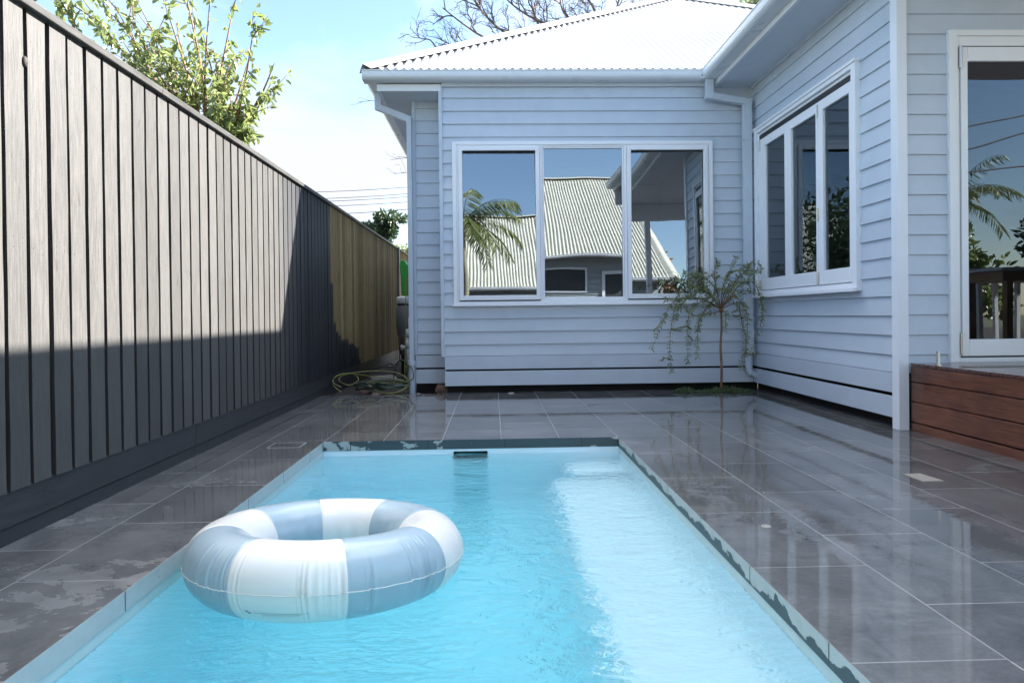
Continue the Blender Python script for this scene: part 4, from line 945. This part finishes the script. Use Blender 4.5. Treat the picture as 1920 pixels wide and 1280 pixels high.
mb = MB(); mb.tube([(fx_, fy_, -.05), (fx_, fy_, zb2 - .2)], .10, 12); mb.build('stand', M['black'], ft)
xp, yp = xy(766, 10.4), 10.4
pp = thing('pool_pipework', (xp, yp, 0), 'white plastic pool pipes and valves against the house side wall', 'pipes')
z1_, z2_ = unproj(766, 625, yp).z, unproj(766, 692, yp).z
mb = MB(); mb.tube([(xp, yp, -.05), (xp, yp, z1_)], .042, 14); mb.tube([(xp + .02, yp + .1, -.05), (xp + .02, yp + .1, z1_ + .25)], .035, 12); mb.build('pipe', M['pvc'], pp, smooth=True)
for zz_ in (z1_, z1_ - .17):
    mb = MB(); mb.lathe(xp, yp, [(0, zz_ - .07), (.055, zz_ - .06), (.06, zz_), (.055, zz_ + .06), (0, zz_ + .07)], 14); mb.build('fitting', M['pvc'], pp, smooth=True)
zv = unproj(757, 651, yp).z; mb = MB(); mb.tube([(xp, yp, zv), (xp - .1, yp - .02, zv)], .026, 12); mb.tube([(xp - .09, yp - .02, zv), (xp - .12, yp - .02, zv)], .038, 12); mb.build('valve_handle', M['pvc'], pp, smooth=True)
yb_ = 12.6
gb_ = MB(); P = [(750, 488), (757, 487), (762, 495), (766, 520), (770, 560), (772, 620), (762, 620), (756, 570), (752, 530), (749, 500)]
f_ = [unproj(px, py, yb_) for px, py in P]; n_ = len(f_)
gb_.v += [tuple(p) for p in f_] + [tuple(p + Vector((0.02, .22, 0))) for p in f_]; gb_.f += [tuple(range(n_)), tuple(reversed(range(n_, 2 * n_)))]; gb_.mi += [0, 0]
for i in range(n_): j = (i + 1) % n_; gb_.f.append((i, i + n_, j + n_, j)); gb_.mi.append(0)
lowp = unproj(767, 620, yb_); gb_.box(lowp.x - .05, lowp.x + .05, yb_ + .001, yb_ + .2, -.05, lowp.z + .05)
gbo = gb_.build('garden_slide', M['green'], org=(lowp.x, yb_, 0), bevel=0.015); tag(gbo, 'bright green plastic slide standing on end by the fence in the side passage', 'slide')
mb = MB(); xs0, xs1 = xy(755, 13.6), xy(790, 13.6); z_ = unproj(760, 496, 13.6).z; mb.box(xs0 + .05, xs1 + .3, 13.6, 14.2, -.05, z_); mb.box(xs0, xs1 + .35, 13.55, 14.25, z_, z_ + .035)
tag(mb.build('storage_bin', M['black'], org=(xs0, 13.6, 0), bevel=0.02), 'tall black lidded bin behind the green slide in the side passage', 'bin')
for i, lb in enumerate(('farthest', 'second farthest', 'middle', 'second nearest', 'nearest')):
    x, y = gat(716 + i * 3, 672 + i * 6 + 12); mb = MB(); mb.box(x - .3, x + .22, y, y + .07, .0, .03)
    tag(mb.build('timber_offcut', M['offcut'], org=(x, y, 0)), lb + ' of five grey timber offcuts laid across the soil behind the hose', 'timber', 'grey timber offcuts behind the hose')

# ------------------------------------------------------------------ what the windows reflect: the yard behind
nh = thing('neighbour_house', (2, -6, 0), 'grey board house with a cream corrugated roof, seen mirrored in the far window', 'house')
mb = MB(); NE, NR, NZ = -5.0, -11.4, 3.0; wy = NE - .5
wboards(mb, (0, wy, 0), (1, 0, 0), (0, 1, 0), rows(.2, 2.95, .19), -7.5, 5.6, [(1.75, 3.15, 1.85, 2.55), (3.75, 4.6, .4, 2.45)]); mb.quad((5.6, wy, 0), (5.6, -18, 0), (5.6, -18, 3), (5.6, wy, 3)); mb.quad((5.6, wy, 3), (5.6, -17.3, 3), (5.6, -11.4, 6.7)); mb.build('wall', M['board2'], nh)
SN = (6.9 - NZ) / (NE - NR); tn = math.atan(SN)
mb = MB(); corr(mb, (-8, NE, NZ), (1, 0, 0), (0, -1, SN), (0, math.sin(tn), math.cos(tn)), 13.9, lambda t: 0, lambda t: NE - NR, pitch=.12, amp=.02, cuts=2); mb.build('roof', M['roof2'], nh, smooth=True)
mb = MB(); corr(mb, (-8, NR * 2 - NE, NZ), (1, 0, 0), (0, 1, SN), (0, -math.sin(tn), math.cos(tn)), 13.9, lambda t: 0, lambda t: NE - NR, pitch=.12, amp=.02, k=4, cuts=2); mb.build('roof', M['roof2'], nh, smooth=True)
mb = hipcap(MB(), (-8, NR, 6.9), (5.95, NR, 6.9), .2); hipcap(mb, (5.88, NE, NZ), (5.88, NR, 6.9), .2); mb.build('ridge_cap', M['roof2'], nh, smooth=True)
mb = gutter_profile(MB(), (-8, NE + .1, NZ), (5.9, NE + .1, NZ), (0, -1, 0)); mb.build('gutter', M['trim'], nh)
mb = MB(); framebox(mb, 'y', 1.7, 3.2, 1.8, 2.6, .06, wy, wy + .05); nw = mb.build('window', M['frame'], nh); mb = MB(); mb.quad((3.2, wy + .0, 1.8), (1.7, wy, 1.8), (1.7, wy, 2.6), (3.2, wy, 2.6)); mb.build('pane', M['interior'], nw)
mb = MB(); framebox(mb, 'y', 3.7, 4.65, .4, 2.5, .1, wy, wy + .06); nd_ = mb.build('door_frame', M['frame'], nh); mb = MB(); mb.quad((4.6, wy, .4), (3.8, wy, .4), (3.8, wy, 2.45), (4.6, wy, 2.45)); mb.build('door', M['interior'], nd_)

def palm(base, top, nf, flen, label):
    o = thing('palm_tree', base, label, 'tree', 'palms in the yard behind the camera'); tr = MB(); tr.tube(smooth_path([base, Vector(base).lerp(Vector(top), .5) + Vector((.06, 0, 0)), top], 6), [.13 - .006 * i for i in range(13)], 10); tr.build('trunk', M['palmtrunk'], o, smooth=True)
    for k in range(nf):
        a = 6.283 * k / nf + random.uniform(-.2, .2); el = random.uniform(.0, 1.2); d = Vector((math.cos(a) * math.cos(el), math.sin(a) * math.cos(el), math.sin(el))); P = []; p = Vector(top)
        for i in range(15): P.append(p.copy()); p = p + d * flen / 14; d = (d + Vector((0, 0, -.10 - .004 * i))).normalized()
        mb = MB(); mb.tube(P, [.016 * (1 - .85 * i / 14) for i in range(15)], 5)
        for i in range(2, 15):
            t = (P[i] - P[i - 1]).normalized(); sd = t.cross(Vector((0, 0, 1)))
            if sd.length < .05: sd = Vector((1, 0, 0))
            sd.normalize()
            for s_ in (-1, 1):
                for h_ in range(3):
                    q = P[i] - (P[i] - P[i - 1]) * h_ / 3; mb.leaf(q, sd * s_ * .8 + t * .5 + Vector((0, 0, -.75)) + rv(.12), flen * .24 * (1.1 - .5 * abs(i / 14 - .45)), .034, rv(1))
        mb.build('frond', M['leaf_palm'], o)
random.seed(9)
palm((-.75, -2.6, 0), (-.8, -2.6, 4.6), 20, 2.0, 'feathery green palm seen mirrored in the left pane of the far window')
palm((13.0, -8, 0), (13.2, -8, 4.0), 12, 2.0, 'distant palm seen mirrored in the glazed door')
bushy('evergreen_tree', (15.8, -6, 2.6), (1.4, 1.5, 2.0), 4000, M['leaf_dark'], 'tall dark tree seen mirrored at the right of the glazed door', leaf_len=.24)
bushy('evergreen_tree', (12.2, -6.5, 1.9), (1.6, 1.4, 1.3), 4000, M['leaf_plum'], 'rounded green bush seen mirrored low in the glazed door', leaf_len=.2)
bushy('evergreen_tree', (7.4, -14, 3.0), (1.0, 1.0, 2.0), 2500, M['leaf_orange'], 'russet tree seen mirrored at the right of the far window', leaf_len=.22)
bushy('evergreen_tree', (-4.6, -3.5, 3.3), (1.6, 2.2, 2.2), 5000, M['leaf_dark'], 'dark tree beyond the fence behind the camera', leaf_len=.22)
for i, (za, zb_, lab) in enumerate(((5.6, 7.0, 'highest wire mirrored in the glazed door'), (5.1, 6.9, 'middle wire mirrored in the glazed door'), (4.5, 5.2, 'lowest wire mirrored in the glazed door'))):
    mb = MB(); mb.tube([Vector((8 + 12 * k / 16, -4.5, za + (zb_ - za) * (k / 16 * 2 - .6) - .25 * math.sin(math.pi * k / 16))) for k in range(17)], .02, 5, False); tag(mb.build('power_line', M['cable'], org=(8, -4.5, za)), lab, 'power line', 'overhead wires behind the camera')
# outdoor table and bench on the deck, mirrored in the door
tb = thing('outdoor_table', (5.3, 4.3, .562), 'white framed timber table standing on the deck by the door', 'table')
mb = MB(); mb.box(4.85, 6.3, 4.1, 4.75, 1.37, 1.40)
mb.build('table_top', M['frame'], tb, bevel=.006)
mb = MB(); mb.box(4.88, 6.27, 4.13, 4.72, 1.27, 1.365); mb.build('apron', M['tabletimber'], tb)
for (x, y) in ((4.92, 4.17), (6.2, 4.17), (4.92, 4.66), (6.2, 4.66)):
    mb = MB(); mb.box(x, x + .06, y, y + .06, .563, 1.269); mb.build('leg', M['tabletimber'], tb)
bt_ = thing('stool', (5.5, 3.7, .562), 'white stool with a grey cushion standing by the timber table on the deck', 'stool')
mb = MB(); mb.box(5.25, 5.75, 3.5, 3.9, 1.30, 1.345); mb.build('seat', M['frame'], bt_)
for (x, y) in ((5.27, 3.52), (5.69, 3.52), (5.27, 3.84), (5.69, 3.84)):
    mb = MB(); mb.box(x, x + .04, y, y + .04, .563, 1.299); mb.build('leg', M['frame'], bt_)
mb = MB(); mb.box(5.22, 5.78, 3.48, 3.92, 1.347, 1.45); tag(mb.build('cushion', paint('grey_cushion', (.3, .3, .29), .9), org=(5.5, 3.7, 1.347), bevel=.04), 'grey cushion lying on the white stool', 'cushion')
